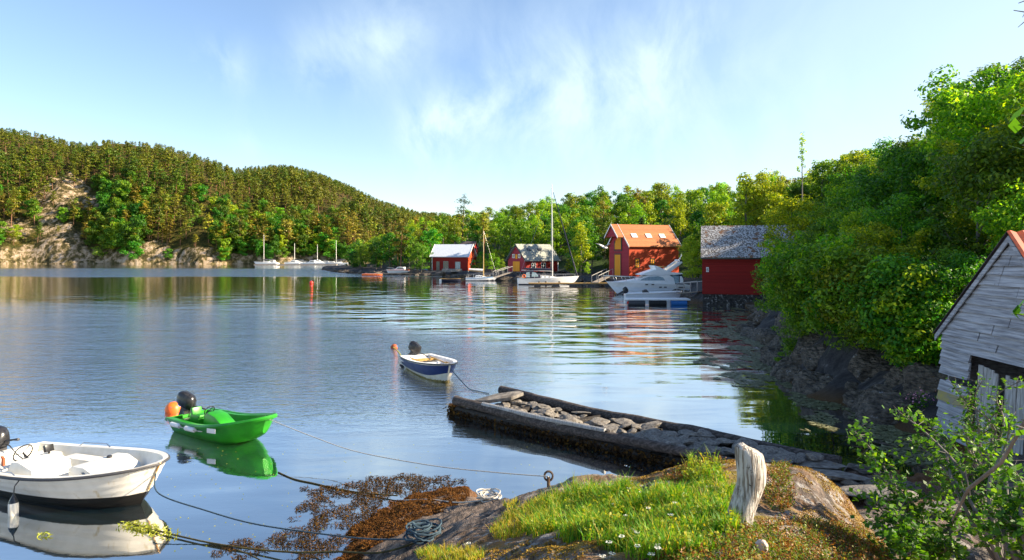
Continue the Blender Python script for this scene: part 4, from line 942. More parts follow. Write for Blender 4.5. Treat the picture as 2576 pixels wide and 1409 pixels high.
# dark inside behind the boards, in the form of side walls and a rear wall
mb = MB(); D = 6.0
def BP(t, dpt, z): return dv * t + nv * (.08 + dpt) + nv * ((z - BZ) * .05) + dv * ((z - BZ) * .0225) + Vector((0, 0, z))
for t in (.06, BW - .06): mb = MB(); mb.add([tuple(BP(t, .06, BZ)), tuple(BP(t, D, BZ)), tuple(BP(t, D, EZ)), tuple(BP(t, .06, EZ)), tuple(BP(t + .05, .06, BZ)), tuple(BP(t + .05, D, BZ)), tuple(BP(t + .05, D, EZ)), tuple(BP(t + .05, .06, EZ))], [(0, 1, 2, 3), (7, 6, 5, 4), (0, 4, 5, 1), (3, 2, 6, 7), (0, 3, 7, 4), (1, 5, 6, 2)]); mb.build('side_wall', MT['greywood'], barn)
mb = MB(); mb.add([tuple(BP(t, D, z_)) for t, z_ in ((0, BZ), (BW, BZ), (BW, EZ), (BW / 2, AZ), (0, EZ))], [(0, 1, 2, 3, 4)]); mb.build('rear_wall', MT['bark'], barn)
mb = MB(); mb.add([tuple(BP(.1, .1, BZ + .02)), tuple(BP(BW - .1, .1, BZ + .02)), tuple(BP(BW - .1, D, BZ + .02)), tuple(BP(.1, D, BZ + .02))], [(0, 1, 2, 3)]); mb.build('barn_floor', MT['bark'], barn)
# vertical door boards with dark gaps
dm = MB(); t = 1.28; k = 0
for (t0, t1, zt) in [(1.48, 1.66, 2.02), (1.67, 1.85, 2.0), (1.86, 2.03, 1.98), (2.04, 2.18, 1.93), (2.42, 2.55, 1.95), (2.56, 2.8, 1.9), (2.81, 3.1, 1.92), (3.2, 3.45, 1.9), (3.46, 3.7, 1.9), (3.71, 4.0, 1.9)]:
    j = rb.uniform(-.01, .01); dm.add([tuple(G(t0, .16, j)), tuple(G(t1, .14, j)), tuple(G(t1, zt, j)), tuple(G(t0, zt, j)), tuple(G(t0, .16, j - .03)), tuple(G(t1, .14, j - .03)), tuple(G(t1, zt, j - .03)), tuple(G(t0, zt, j - .03))], [(0, 1, 2, 3), (7, 6, 5, 4), (0, 4, 5, 1), (1, 5, 6, 2), (2, 6, 7, 3), (3, 7, 4, 0)])
dm.build('door', MT['greywoodv'], barn)
mb = MB(); plank(mb, -.05, BW, .14, .30, .03); mb.build('sill_beam', MT['greywood'], barn)
mb = MB()
for sgn in (0, 1):
    a = G(-.16 if not sgn else BW + .16, EZ - .12, .12); b = G(BW / 2, AZ + .12, .12); dn = Vector((0, 0, -.14)); th = nv * .03
    mb.add([tuple(a), tuple(b), tuple(b + dn), tuple(a + dn), tuple(a + th), tuple(b + th), tuple(b + dn + th), tuple(a + dn + th)], [(0, 1, 2, 3), (7, 6, 5, 4), (0, 4, 5, 1), (1, 5, 6, 2), (2, 6, 7, 3), (3, 7, 4, 0)])
mb.build('barge_board', MT['greywood'], barn)
for sgn in (0, 1):
    mb = MB(); n = 26; vs = []; fs = []
    e0 = G(-.2 if not sgn else BW + .2, EZ - .15, .15) + Vector((0, 0, .06)); r0 = G(BW / 2, AZ + .15, .15) + Vector((0, 0, .06)); dd = nv * (D + .6)
    for k in range(n * 4 + 1):
        f = k / (n * 4); w = .022 * math.sin(k * math.pi / 2); up_ = Vector((0, 0, w)); vs += [tuple(e0 + dd * f + up_), tuple(r0 + dd * f + up_)]
    for k in range(n * 4): fs.append((2 * k, 2 * k + 1, 2 * k + 3, 2 * k + 2))
    mb.add(vs, fs); rf = mb.build('roof', MT['rustroof'] if sgn else MT['darkroof'], barn); sm = rf.modifiers.new('thick', 'SOLIDIFY'); sm.thickness = .012
# piers under the barn
mb = MB()
for t in (.3, 2.2, 4.2):
    for q in (.3, 3, 5.5): v = dv * t + nv * q; mb.box((v.x, v.y, -.1), (.45, .45, .75), taper=.8)
mb.build('foundation_stones', MT['stonewall'], barn, bevel=.05)
# ---------------------------------------------------------------- boats
def hull_surf(L, bf, zs, zk, rake=.0, p=.62, q=1.15, nx=26, ns=12, lap=0, nlap=5, inset=0.0, zfloor=None, tstart=0.0):
    """half sections from keel to gunwale; x from stern (0) to bow (L); returns points[i][j] for +y side"""
    P = []
    for i in range(nx + 1):
        t = tstart + (1 - tstart) * i / nx; b = max(bf(t) - inset, 0.004); a0, a1 = zk(t), zs(t); row = []
        for j in range(ns + 1):
            s = j / ns; z = a0 + (a1 - a0) * s ** q; y = b * (s ** p)
            if lap: fr = (s * nlap) % 1.0; y += lap * (1 - fr) * min(1, s * 3) * (b > .05)
            if zfloor is not None and z < zfloor: z = zfloor
            x = t * L + rake * ((z - a0) / max(a1 - a0, .01)) * t ** 3
            row.append((x - inset * (t > .97), y, z))
        P.append(row)
    return P
def both(mb, P, mi=0, mif=None, flip=False):
    nx_, ns_ = len(P) - 1, len(P[0]) - 1
    for sg in (1, -1):
        vs = [(x, y * sg, z) for r_ in P for x, y, z in r_]; fs = []; ms = []
        for i in range(nx_):
            for j in range(ns_):
                a = i * (ns_ + 1) + j; fs.append((a, a + 1, a + ns_ + 2, a + ns_ + 1)); zc = (vs[a][2] + vs[a + 1][2]) / 2; ms.append(mif(zc, (P[i][j][2] - P[i][0][2]) / max(.01, P[i][-1][2] - P[i][0][2]), i / nx_) if mif else mi)
        b0 = len(mb.v); mb.add(vs, fs); mb.m[-len(fs):] = ms
def endcap(mb, row, mi=0):
    n = len(row); vs = [(x, y, z) for x, y, z in row] + [(x, -y, z) for x, y, z in row]
    fs = [(j, j + 1, n + j + 1, n + j) for j in range(n - 1)]; mb.add(vs, fs, mi)
def capstrip(mb, A, B, mi=0):
    """gunwale cap between outer and inner edge"""
    n = min(len(A), len(B))
    for sg in (1, -1):
        vs = [(a[0], a[1] * sg, a[2]) for a in A[:n]] + [(b[0], b[1] * sg, b[2]) for b in B[:n]]
        mb.add(vs, [(i, i + 1, n + i + 1, n + i) for i in range(n - 1)], mi)
def boat_root(name, bow, L, hdg, label, cat='boat', group=None):
    """hdg = heading angle of the bow; the origin is at the stern on the water line"""
    d = Vector((math.cos(hdg), math.sin(hdg), 0)); st = Vector((bow[0], bow[1], 0)) - d * L
    return thing(name, st, hdg, label, cat, group)
def open_boat(root, L, bf, zs, zk, rake, mats, mif, th=.06, floor=.12, lap=0, nlap=5, p=.62, q=1.15, inmat=None, rail=None, rail_r=.022, nx=26, ns=20):
    o = hull_surf(L, bf, zs, zk, rake, p, q, nx, ns, lap, nlap); i_ = hull_surf(L, bf, lambda t: zs(t) - .005, zk, rake, p * .8, q, nx, ns, 0, 5, th, floor)
    mb = MB(); both(mb, o, mif=mif); endcap(mb, o[0], 0); mb.build('hull', mats, root, smooth=True)
    mb = MB(); both(mb, i_); endcap(mb, [(x + .05, y, z) for x, y, z in i_[0]]); capstrip(mb, [r_[-1] for r_ in o], [r_[-1] for r_ in i_]); mb.build('inner_hull', inmat or mats[0], root, smooth=True)
    if rail:
        pts = [(r_[-1][0], r_[-1][1] + .01, r_[-1][2] - .03) for r_ in o]; pts2 = [(x, -y, z) for x, y, z in pts][::-1]
        mb = MB(); mb.tube(pts + pts2, rail_r, 6); mb.build('rub_rail', rail, root, smooth=True)
    return o, i_
def outboard(root, x, z, s=1.0, tilt=0, cowl='black', yaw=0, y=0):
    """outboard motor hung on the transom: leg, cowling, bracket"""
    T = Matrix.Translation((x, y, z)) @ Matrix.Rotation(yaw, 4, 'Z') @ Matrix.Rotation(tilt, 4, 'Y') @ Matrix.Scale(s, 4)
    mb = MB(); mb.M = T; mb.box((-.08, 0, .08), (.14, .2, .3)); mb.box((-.18, 0, -.28), (.14, .09, .62), taper=1.2); mb.box((-.2, 0, -.58), (.3, .06, .06)); mb.sphere((-.2, 0, -.7), .06, 10, (2.2, 1, 1)); mb.tube([(-.05, 0, .15), (.3, 0, .22), (.45, 0, .24)], [.025, .02, .03], 6)
    ob = mb.build('outboard_motor', MT['darkgrey'], root, bevel=.012)
    mb = MB(); mb.M = T; vs = []; n_ = 14
    for (z_, cx_, rx_, ry_) in [(.04, -.17, .2, .12), (.1, -.18, .27, .155), (.22, -.2, .29, .165), (.33, -.2, .27, .155), (.41, -.18, .2, .125), (.44, -.17, .1, .07)]:
        for k in range(n_): a = 2 * math.pi * k / n_; c_, s_ = math.cos(a), math.sin(a); vs.append((cx_ + rx_ * math.copysign(abs(c_) ** .7, c_), ry_ * math.copysign(abs(s_) ** .7, s_), z_ - .12 * (cx_ + rx_ * c_ + .2) * (z_ > .2)))
    fs = [(i * n_ + k, i * n_ + (k + 1) % n_, (i + 1) * n_ + (k + 1) % n_, (i + 1) * n_ + k) for i in range(5) for k in range(n_)] + [tuple(range(n_)), tuple(range(5 * n_, 6 * n_))]
    mb.add(vs, fs); mb.build('cowling', MT[cowl], ob, smooth=True)
    return ob

# ------ white boat with the steering wheel, bottom left
hd = R(-20); L = 3.62
wb = boat_root('motorboat', (-6.32, 12.1), L + .40, hd, 'white open motorboat with steering wheel and black underside, cut off by the left edge', 'boat')
bfA = lambda t: .80 + .18 * math.sin(min(t, .5) * math.pi) if t < .5 else .98 * max(0, 1 - ((t - .5) / .5) ** 2.6) ** .62
zsA = lambda t: .53 + .05 * (1 - t) ** 2 + .27 * t ** 2.2
zkA = lambda t: -.25 + .22 * max(0, (t - .7) / .3) ** 2
def mifA(z, s, t): return 1 if z < .2 + .08 * max(0, t - .5) else 0
wh = srf('aged_white_gelcoat', (.7, .68, .62), (.6, .56, .47), scale=2.5, rough=.4, c3=(.42, .3, .14), c3scale=3, c3cut=(.68, .8))
inner = srf('white_inner_gelcoat', (.74, .73, .69), (.62, .6, .52), scale=3, rough=.45, c3=(.4, .36, .24), c3scale=5, c3cut=(.68, .8))
whp = painted_hull('white_hull_black_bottom', (.72, .69, .62), (.012, .011, .01), .17)
oA, iA = open_boat(wb, L, bfA, zsA, zkA, .46, [whp], lambda z, s, t: 0, th=.1, floor=.2, lap=.022, nlap=7, inmat=inner, rail=MT['darkgrey'], rail_r=.024, ns=28, p=.5, q=1.2)
mb = MB(); mb.prism([(2.25, .2), (2.25, .60), (2.35, .64), (2.62, .64), (2.95, .5), (3.02, .2)], -.33, .62); mb.build('bow_locker', inner, wb, bevel=.018)
cs = MB(); cs.prism([(.95, .2), (1.2, .56), (1.32, .72), (1.5, .73), (1.85, .62), (1.92, .2)], -.72, .02); con = cs.build('console', inner, wb, bevel=.022)
mb = MB(); wc = Vector((1.13, -.38, .78)); ring = []
for k in range(24):
    a = 2 * math.pi * k / 24; ring.append(wc + Vector((math.sin(a) * .17 * .42, math.cos(a) * .17, math.sin(a) * .17 * .9)))
mb.tube(ring, .012, 6, closed=True)
for k in (4, 12, 20): mb.tube([wc, ring[k]], .008, 5)
mb.tube([wc, wc + Vector((.16, 0, -.1))], .018, 6); mb.build('steering_wheel', MT['black'], con, smooth=True)
mb = MB(); mb.box((1.45, -.12, .83), (.07, .16, .13), (0, R(-12), 0)); mb.box((1.46, -.12, .75), (.03, .03, .08)); mb.build('chart_plotter', MT['black'], con, bevel=.008)
mb = MB(); mb.box((1.02, -.66, .68), (.05, .04, .14)); mb.sphere((1.0, -.66, .76), .03, 8); mb.build('throttle_lever', MT['brownred'], con)
mb = MB(); mb.box((.5, 0, .33), (.5, 1.35, .3)); mb.build('stern_bench', inner, wb, bevel=.03)
mb = MB(); mb.box((.1, 0, .42), (.18, 1.1, .4)); mb.build('motor_well', inner, wb, bevel=.03)
mb = MB(); mb.box((1.5, .58, .33), (.9, .3, .28)); mb.build('side_bench', inner, wb, bevel=.03)
def grab(root, x0, x1, sg, r_=.011, hh=.06, m='steel'):
    f = lambda x: (x, sg * (bfA(x / L) - .04), zsA(x / L)); pts = []
    for k in range(9): a = x0 + (x1 - x0) * k / 8; X_, Y_, Z_ = f(a); pts.append((X_, Y_, Z_ + (hh if 0 < k < 8 else -.01)))
    mb = MB(); mb.tube(pts, r_, 6); mb.build('grab_rail', MT[m], root, smooth=True)
grab(wb, .95, 1.75, 1); grab(wb, .9, 1.75, -1, .009, .04)
mb = MB(); mb.lathe([(.045, 0), (.05, .03), (.03, .05)], 12, (2.5, .3, .64)); mb.build('compass', MT['black'], wb)
mb = MB(); mb.box((3.0, -.62, .66), (.16, .05, .03), (0, 0, R(-28))); mb.build('cleat', MT['black'], wb, bevel=.008)
mb = MB(); mb.tube([(-.2, .05, .8), (.2, 0, .72), (.7, -.2, .66), (1.1, -.36, .66)], .012, 6); mb.build('steering_cable', MT['darkgrey'], wb, smooth=True)
outboard(wb, -.02, .62, 1.05, 0)
mb = MB(); mb.tube([(q[0] + .012, 0, q[2]) for q in oA[-1][12:]], .02, 6); mb.build('stem_strip', srf('rust_stained_stem', (.75, .62, .4), (.5, .22, .04), scale=9, rough=.6), wb)
# its fender
Mw = Matrix.Translation(wb.location) @ Matrix.Rotation(hd, 4, 'Z')
fp = Mw @ Vector((1.98, -1.12, .06))
mb = MB(); mb.lathe([(.05, -.2), (.075, -.16), (.08, 0), (.08, .12), (.07, .16)], 16); ff = mb.build('fender', wh, None, smooth=True, loc=fp)
tag(ff, 'white sausage fender with a black top hanging on the near side of the white motorboat', 'fender')
mb = MB(); mb.lathe([(.078, .15), (.06, .2), (.02, .27), (.012, .3)], 14); mb.tube([(0, 0, .28), (.0, .03, .42), (0, .16, .5)], .01, 5); mb.build('fender_top', MT['black'], ff, smooth=True)

# ------ green plastic dinghy
hd = R(-33); L = 3.15
gb = boat_root('dinghy', (-5.72, 15.9), L, hd, 'bright green plastic dinghy with black outboard motor', 'boat')
bfB = lambda t: .6 + .09 * math.sin(min(1, t * 1.4) * math.pi / 2) if t < .55 else .69 * (max(0, 1 - ((t - .55) / .45) ** 2.2) ** .75 * .86 + .14)
zsB = lambda t: .39 + .34 * max(0, (t - .35) / .65) ** 1.6
zkB = lambda t: -.12 + .42 * max(0, (t - .62) / .38) ** 1.5
oB, iB = open_boat(gb, L - .12, bfB, zsB, zkB, .2, [MT['green']], lambda z, s, t: 0, th=.13, floor=.08, p=.3, q=1.2, inmat=MT['green'], rail=MT['green'], rail_r=.05, nx=30)
endr = oB[-1]; mb = MB(); endcap(mb, endr); mb.build('bow_face', MT['green'], gb, smooth=True)
mb = MB(); pr = [(1.0, .1), (1.06, .5), (1.2, .62), (1.5, .55), (1.85, .36), (1.95, .1)]; mb.prism(pr, -.3, .12); cn = mb.build('console', MT['green'], gb, bevel=.07)
mb = MB(); wc = Vector((1.02, -.1, .6)); ring = [wc + Vector((math.sin(2 * math.pi * k / 20) * .06, math.cos(2 * math.pi * k / 20) * .13, math.sin(2 * math.pi * k / 20) * .11)) for k in range(20)]
mb.tube(ring, .012, 6, closed=True); mb.tube([ring[3], wc, ring[13]], .008, 5); mb.tube([wc, wc + Vector((.12, 0, -.06))], .014, 6); mb.build('steering_wheel', MT['black'], cn, smooth=True)
mb = MB(); mb.box((.62, -.12, .3), (.38, .3, .36)); mb.build('seat', MT['green'], gb, bevel=.06); mb = MB(); mb.box((.5, -.12, .5), (.1, .28, .26), (0, R(-12), 0)); mb.build('backrest', MT['green'], gb, bevel=.05)
mb = MB(); mb.box((.25, 0, .22), (.3, 1.05, .2)); mb.build('stern_bench', MT['green'], gb, bevel=.04)
outboard(gb, .0, .46, .92, R(22), yaw=R(20))
for x0 in (.55, 1.22):
    mb = MB(); y0 = -(bfB(x0 / L) + .07); mb.tube([(x0 - .2, y0, .3), (x0 - .17, y0, .3), (x0 + .17, y0, .3), (x0 + .2, y0, .3)], [.02, .06, .06, .02], 10)
    f_ = mb.build('side_fender', MT['whitepaint'], gb, smooth=True)
mb = MB(); mb.tube([(.15, -.68, .36), (.35, -.7, .31), (.9, -.76, .3), (1.5, -.78, .31), (1.75, -.77, .32)], .012, 5); mb.build('fender_line', MT['whiterope'], gb)
mb = MB(); mb.box((2.02, -.705, .36), (.26, .012, .11), (0, 0, R(11))); pl_ = mb.build('number_plate', MT['whitepaint'], gb)
mb = MB(); mb.box((.0, -.02, .32), (.06, .3, .3)); mb.build('motor_bracket', MT['black'], gb)
# orange buoy behind it
def buoy(name, loc, r_, mat, label, ring_=True, tilt=0, group=None):
    mb = MB(); mb.M = Matrix.Rotation(tilt, 4, 'Y'); mb.sphere((0, 0, r_ * .55), r_, 20, (1, 1, 1)); b = mb.build(name, MT[mat], None, smooth=True, loc=loc); tag(b, label, 'buoy', group)
    mb = MB(); mb.M = Matrix.Rotation(tilt, 4, 'Y'); mb.lathe([(r_ * .28, r_ * 1.5), (r_ * .2, r_ * 1.68), (r_ * .12, r_ * 1.75)], 12); mb.build('eye', MT['blue'], b, smooth=True); return b
p = at(427, 1036); bo = buoy('mooring_buoy', p, .22, 'orange', 'bright orange ball buoy floating behind the green dinghy', tilt=R(55))
mb = MB()
for k in range(9): a = k * .7; mb.box((.12 + .02 * math.sin(a), -.19, .14 + .03 * math.cos(a)), (.015, .012, .02), (0, a, 0))
mb.build('blue_print', MT['blue'], bo)

# ------ blue and white boat
hd = math.atan2(-.90, .43); L = 3.75
bb = boat_root('rowing_boat', (-2.2, 23.6), L, hd, 'small white boat with a dark blue band and tilted grey outboard motor', 'boat')
bfC = lambda t: .66 + .1 * math.sin(min(1, t * 2) * math.pi / 2) if t < .5 else .76 * (max(0, 1 - ((t - .5) / .5) ** 2.3) ** .7 * .93 + .05)
zsC = lambda t: .52 + .2 * t ** 1.6
zkC = lambda t: -.2 + .3 * max(0, (t - .7) / .3) ** 2
def mifC(z, s, t): return 1 if .44 < s < .86 else (2 if z < .05 else 0)
wC = srf('cream_white_hull', (.7, .68, .6), (.6, .55, .4), scale=3, rough=.4)
oC, iC = open_boat(bb, L - .15, bfC, zsC, zkC, .3, [wC, MT['navy'], srf('yellow_stained_hull', (.45, .36, .12), (.2, .16, .05), scale=6, rough=.6)], mifC, th=.14, floor=.16, inmat=MT['whitepaint'], rail=MT['black'], rail_r=.02, p=.45, nx=30, ns=24)
endr = oC[-1]; mb = MB(); endcap(mb, endr); mb.build('stem', wC, bb)
for x0, w_ in ((.75, .32), (1.75, .3)): mb = MB(); mb.box((x0, 0, .42), (w_, 1.3, .06)); mb.build('thwart', MT['yellowplank'] if x0 < 1 else MT['whitepaint'], bb, bevel=.01)
mb = MB(); mb.box((.3, 0, .36), (.5, 1.22, .1)); mb.build('stern_bench', MT['whitepaint'], bb, bevel=.02)
mb = MB(); mb.box((2.45, .05, .4), (.55, .8, .05), (0, R(-6), R(10))); mb.build('foredeck_hatch', MT['darkgrey'], bb, bevel=.01)
for sg in (1, -1):
    mb = MB(); mb.tube([(.5, sg * .4, .5), (2.6, sg * .35, .52)], .02, 6); mb.box((2.75, sg * .35, .52), (.5, .02, .12)); mb.build('oar', MT['yellowplank'], bb)
outboard(bb, -.02, .5, .98, R(35), yaw=R(60))
text_mesh('boat_name', 'WOITC', .15, 'whitepaint', bb, (.42, -.765, .33), (R(84), 0, R(-4)))
p = at(987, 876); b2 = buoy('mooring_buoy', p, .17, 'brownred', 'weathered brown-red buoy on a yellow rope behind the blue and white boat', tilt=R(70))
p = at(783, 714); buoy('mooring_buoy', p, .3, 'red', 'small bright red buoy alone on the open water in front of the marina')

def rope(name, pts, r_, mat, label, group=None):
    """a slack line through the given world points (smoothed)"""
    P = [Vector(q) for q in pts]; out = []
    for i in range(len(P) - 1):
        a, b, c, d = P[max(i - 1, 0)], P[i], P[i + 1], P[min(i + 2, len(P) - 1)]
        for k in range(8):
            t = k / 8; out.append(.5 * ((2 * b) + (c - a) * t + (2 * a - 5 * b + 4 * c - d) * t * t + (3 * b - a - 3 * c + d) * t ** 3))
    out.append(P[-1]); mb = MB(); mb.tube(out, r_, 6); o_ = mb.build(name, MT[mat], None, smooth=True); return tag(o_, label, 'rope', group)
sb_ = Matrix.Translation(bb.location) @ Matrix.Rotation(hd, 4, 'Z') @ Vector((0, -.6, .5))
rope('rope', [tuple(p0) for p0 in (at(990, 874, .1), at(1003, 886, .3), sb_)], .025, 'yellowrope', 'yellow rope from the brown-red buoy to the blue and white boat')
bwC = Vector((-2.25, 23.75, .62))
rope('mooring_line', [bwC, at(1160, 958, .15), at(1180, 978, .03), at(1202, 984, .02), at(1230, 990, .02)], .014, 'bluerope', 'thin mooring line from the bow of the blue and white boat towards the jetty tip')
def onr(px, py, z): v = at(px, py, z); return (v.x, v.y, float(hnear(v.x, v.y)[0]) + .03)
rope('mooring_line', [(-5.70, 15.86, .66), at(790, 1100, .45), at(900, 1137, .4), at(1085, 1171, .5), at(1240, 1188, .75), at(1380, 1199, .98)], .009, 'whiterope', 'thin white line from the green dinghy to the iron ring on the rock')
rope('mooring_line', [tuple(Mw @ Vector((oA[-1][22][0] + .02, 0, oA[-1][22][2]))), at(400, 1242, .42), at(520, 1285, .28), at(640, 1318, .2), at(800, 1342, .2), at(930, 1356, .4), onr(1040, 1356, .55)], .012, 'bluerope', 'blue-grey rope from the stem of the white motorboat to the coil on the rock')
rope('mooring_line', [at(330, 1318, .05), at(390, 1334, .03), at(520, 1364, .03), at(640, 1382, .04), at(760, 1390, .1), at(850, 1388, .2), onr(960, 1378, .5), onr(1060, 1356, .6)], .014, 'weedrope', 'weed-covered rope in the shallow water below the white motorboat')
rope('sunken_rope', [at(520, 1365, .02), at(600, 1385, .0), at(660, 1412, .0), at(700, 1440, .0)], .011, 'weedrope', 'dark rope branching off to the bottom edge of the picture')
rope('mooring_chain', [at(700, 1188, .01), at(740, 1205, .012), at(790, 1216, .012), at(850, 1230, .012), at(920, 1241, .02), at(1000, 1247, .05)], .013, 'weedrope', 'dark knotted line lying on the water below the green dinghy')
rope('shore_line', [onr(1010, 1244, .1), onr(1080, 1248, .3), onr(1150, 1250, .4), onr(1215, 1248, .55)], .012, 'whiterope', 'short white line running over the rock to the white rope coil')
def coil(name, c, mat, label, r_=.16, n=7, tr=.012, seed=0):
    g_ = np.random.default_rng(seed); mb = MB()
    for k in range(n):
        rr = r_ * g_.uniform(.5, 1.1); ox, oy = g_.normal(0, r_ * .25, 2); tl = g_.uniform(-.5, .5, 2); ring = []
        for a in np.linspace(0, 2 * math.pi, 22)[:-1]:
            x_, y_ = ox + rr * math.cos(a), oy + rr * .8 * math.sin(a); ring.append((x_, y_, .03 + k * tr * .8 + x_ * tl[0] * .6 + y_ * tl[1] * .6 + g_.normal(0, .004)))
        mb.tube(ring, tr, 5, closed=True)
    o_ = mb.build(name, MT[mat], None, smooth=True, loc=c); return tag(o_, label, 'rope')
coil('rope_coil', onr(1230, 1247, .55), 'whiterope', 'tangled white rope coil on the dark rock', .17, 8, .013, 3)
cc = onr(1070, 1352, .62); coil('rope_coil', cc, 'bluerope', 'heap of dark blue rope on the low rock at the bottom', .24, 14, .014, 4)
mb = MB(); mb.tube([(0, 0, -.05), (0, 0, .1)], .018, 8); rg = [(.045 * math.cos(a), .0, .11 + .05 * math.sin(a)) for a in np.linspace(0, 2 * math.pi, 16)[:-1]]; mb.tube(rg, .012, 6, closed=True)
v = at(1380, 1212, .85); o_ = mb.build('mooring_ring', srf('rusty_iron', (.12, .07, .04), (.05, .04, .035), scale=20, rough=.9), None, smooth=True, loc=(v.x, v.y, float(hnear(v.x, v.y)[0]) + .02)); tag(o_, 'rusty mooring ring standing on the crest of the rock', 'mooring ring')
o_.scale = (1.5, 1.5, 1.5)

# ------ far marina, sailing boats, yacht
def motorboat_mesh(L=7.5, cabin=True, flip=1, cab='white', glass='glass'):
    r0 = thing('motorboat', (0, 0, 0)); bf = lambda t: 1.15 if t < .45 else 1.15 * max(0, 1 - ((t - .45) / .55) ** 2.2) ** .7
    o = hull_surf(L * .93, bf, lambda t: .75 + .35 * t ** 1.5, lambda t: -.25 + .2 * max(0, (t - .7) / .3), L * .08, .4, 1.1, 14, 6)
    mb = MB(); both(mb, o); endcap(mb, o[0]); n = len(o)
    for sg in (1,): mb.add([(r_[-1][0], r_[-1][1], r_[-1][2]) for r_ in o] + [(r_[-1][0], -r_[-1][1], r_[-1][2]) for r_ in o], [(i, i + 1, n + i + 1, n + i) for i in range(n - 1)])
    mb.build('hull', MT['white'], r0)
    mb = MB(); mb.prism([(L * .2, .85), (L * .24, 1.75), (L * .5, 1.8), (L * .62, 1.15), (L * .85, 1.0), (L * .85, .85)], -.85, .85); mb.build('cabin', MT[cab], r0, bevel=.08)
    mb = MB(); mb.prism([(L * .27, 1.25), (L * .28, 1.6), (L * .48, 1.65), (L * .56, 1.25)], -.87, .87); mb.build('window', MT[glass], r0)
    mb = MB(); mb.tube([(L * .6, .7, 1.1), (L * .75, .6, 1.5), (L * .98, 0, 1.55), (L * .75, -.6, 1.5), (L * .6, -.7, 1.1)], .03, 5); mb.build('bow_rail', MT['steel'], r0)
    return r0
def sailboat(label, loc, rz, L=8.0, mast=10.0, hullm='white', band=None, deck='white', lean=0, cover='navycloth', mastm='alu', group=None, rig=True, furl=True, furlm='whitepaint'):
    r0 = thing('sailing_boat', loc, rz, label, 'sailing boat', group)
    bw = L * .14; bf = lambda t: bw * (.72 + .28 * math.sin(min(1, t * 2) * math.pi / 2)) if t < .5 else bw * max(0, 1 - ((t - .5) / .5) ** 2.0) ** .75
    o = hull_surf(L * .9, bf, lambda t: L * .1 + L * .035 * t ** 2, lambda t: -.3 + .25 * max(0, (t - .7) / .3), L * .1, .42, 1.1, 18, 8)
    mb = MB(); both(mb, o, mif=lambda z, s, t: 1 if s > .8 and band else (2 if z < .1 else 0)); endcap(mb, o[0]); mb.build('hull', [MT[hullm], MT[band or hullm], MT['navycloth']], r0, smooth=True)
    mb = MB(); n = len(o); mb.add([(r_[-1][0], r_[-1][1], r_[-1][2]) for r_ in o] + [(r_[-1][0], -r_[-1][1], r_[-1][2]) for r_ in o], [(i, i + 1, n + i + 1, n + i) for i in range(n - 1)]); mb.build('deck', MT[deck], r0)
    zd = L * .1; mb = MB(); mb.prism([(L * .3, zd), (L * .31, zd + .38), (L * .5, zd + .36), (L * .66, zd + .1), (L * .68, zd)], -bw * .5, bw * .5); mb.build('coachroof', MT[deck], r0, bevel=.05)
    mb = MB()
    for k in range(3): mb.box((L * (.36 + k * .07), 0, zd + .22), (.32, bw * 1.03, .12))
    mb.build('cabin_window', MT['glass'], r0)
    mx_ = L * .56; mb = MB(); mb.tube([(mx_, 0, zd), (mx_ - lean * .5, 0, zd + mast * .5), (mx_ - lean, 0, zd + mast)], [.085, .075, .05], 8); (mb.box((mx_ - lean * .55, 0, zd + mast * .52), (.05, 1.5, .05)) if rig else None); ms = mb.build('mast', MT[mastm], r0, smooth=True)
    top = Vector((mx_ - lean, 0, zd + mast * .97)); mb = MB()
    for q in ((L * .98, 0, zd + .3), (0.05, 0, zd)): mb.tube([top, q], .009, 4)
    for sg in (1, -1): mb.tube([top, (mx_ - lean * .55, sg * .75, zd + mast * .52), (mx_ - .1, sg * bw * .95, zd)], .009, 4)
    mb.build('rigging', MT['steel'], ms) if rig else None
    if furl: mb = MB(); a = Vector((L * .96, 0, zd + .5)); mb.tube([a, a.lerp(top, .5), a.lerp(top, .94)], [.11, .09, .04], 6); mb.build('furled_jib', MT[furlm], r0, smooth=True)
    mb = MB(); mb.tube([(mx_ - .1, 0, zd + 1.3), (L * .1, 0, zd + 1.45)], [.2, .12], 8); mb.build('sail_cover', MT[cover], r0, smooth=True)
    mb = MB(); mb.tube([(mx_, 0, zd + 1.08), (L * .06, 0, zd + 1.22)], .06, 6); mb.build('boom', MT[mastm], r0)
    mb = MB()
    for sg in (1, -1):
        for k in range(6): x_ = L * (.08 + k * .17); y_ = sg * (bf(min(.97, x_ / (L * .95))) * .95); mb.tube([(x_, y_, zd), (x_, y_, zd + .62)], .014, 4)
        pts = [(L * (.08 + k * .17), sg * (bf(min(.97, (.08 + k * .17) / .95)) * .95), zd + .62) for k in range(6)]; mb.tube(pts, .012, 4)
    mb.build('guard_rail', MT['steel'], r0)
    return r0
# marina row in front of the far shore
def mp_(px, Y): return ((px - CX) / FPX * Y, Y, 0)
mproto = motorboat_mesh(); first = True
for (px, Y, rz, sc, lb) in [(700, 296, R(165), 1.0, 'low white motorboat right of the leftmost tall mast in the far marina'), (722, 298, R(15), 1.05, 'white cabin boat left of the second mast in the far marina'),
        (755, 297, R(178), .95, 'white cabin boat just right of the second mast in the far marina'), (778, 295, R(10), 1.15, 'longest white motorboat in the middle of the far marina'),
        (803, 294, R(172), 1.0, 'white motorboat beside the thin third mast in the far marina'), (822, 296, R(5), .8, 'small white motorboat between the third and fourth masts in the far marina'), (836, 293, R(184), .85, 'white motorboat at the right end of the far marina beside the headland'), (738, 301, R(80), .9, 'white motorboat end-on behind the second mast in the far marina')]:
    o_ = mproto if first else copy_tree(mproto); first = False; x_, y_, _ = mp_(px, Y); o_.location = (x_, y_, 0); o_.rotation_euler = (0, 0, rz); o_.scale = (sc, sc, sc); tag(o_, lb, 'motorboat', 'motorboats in the far marina')
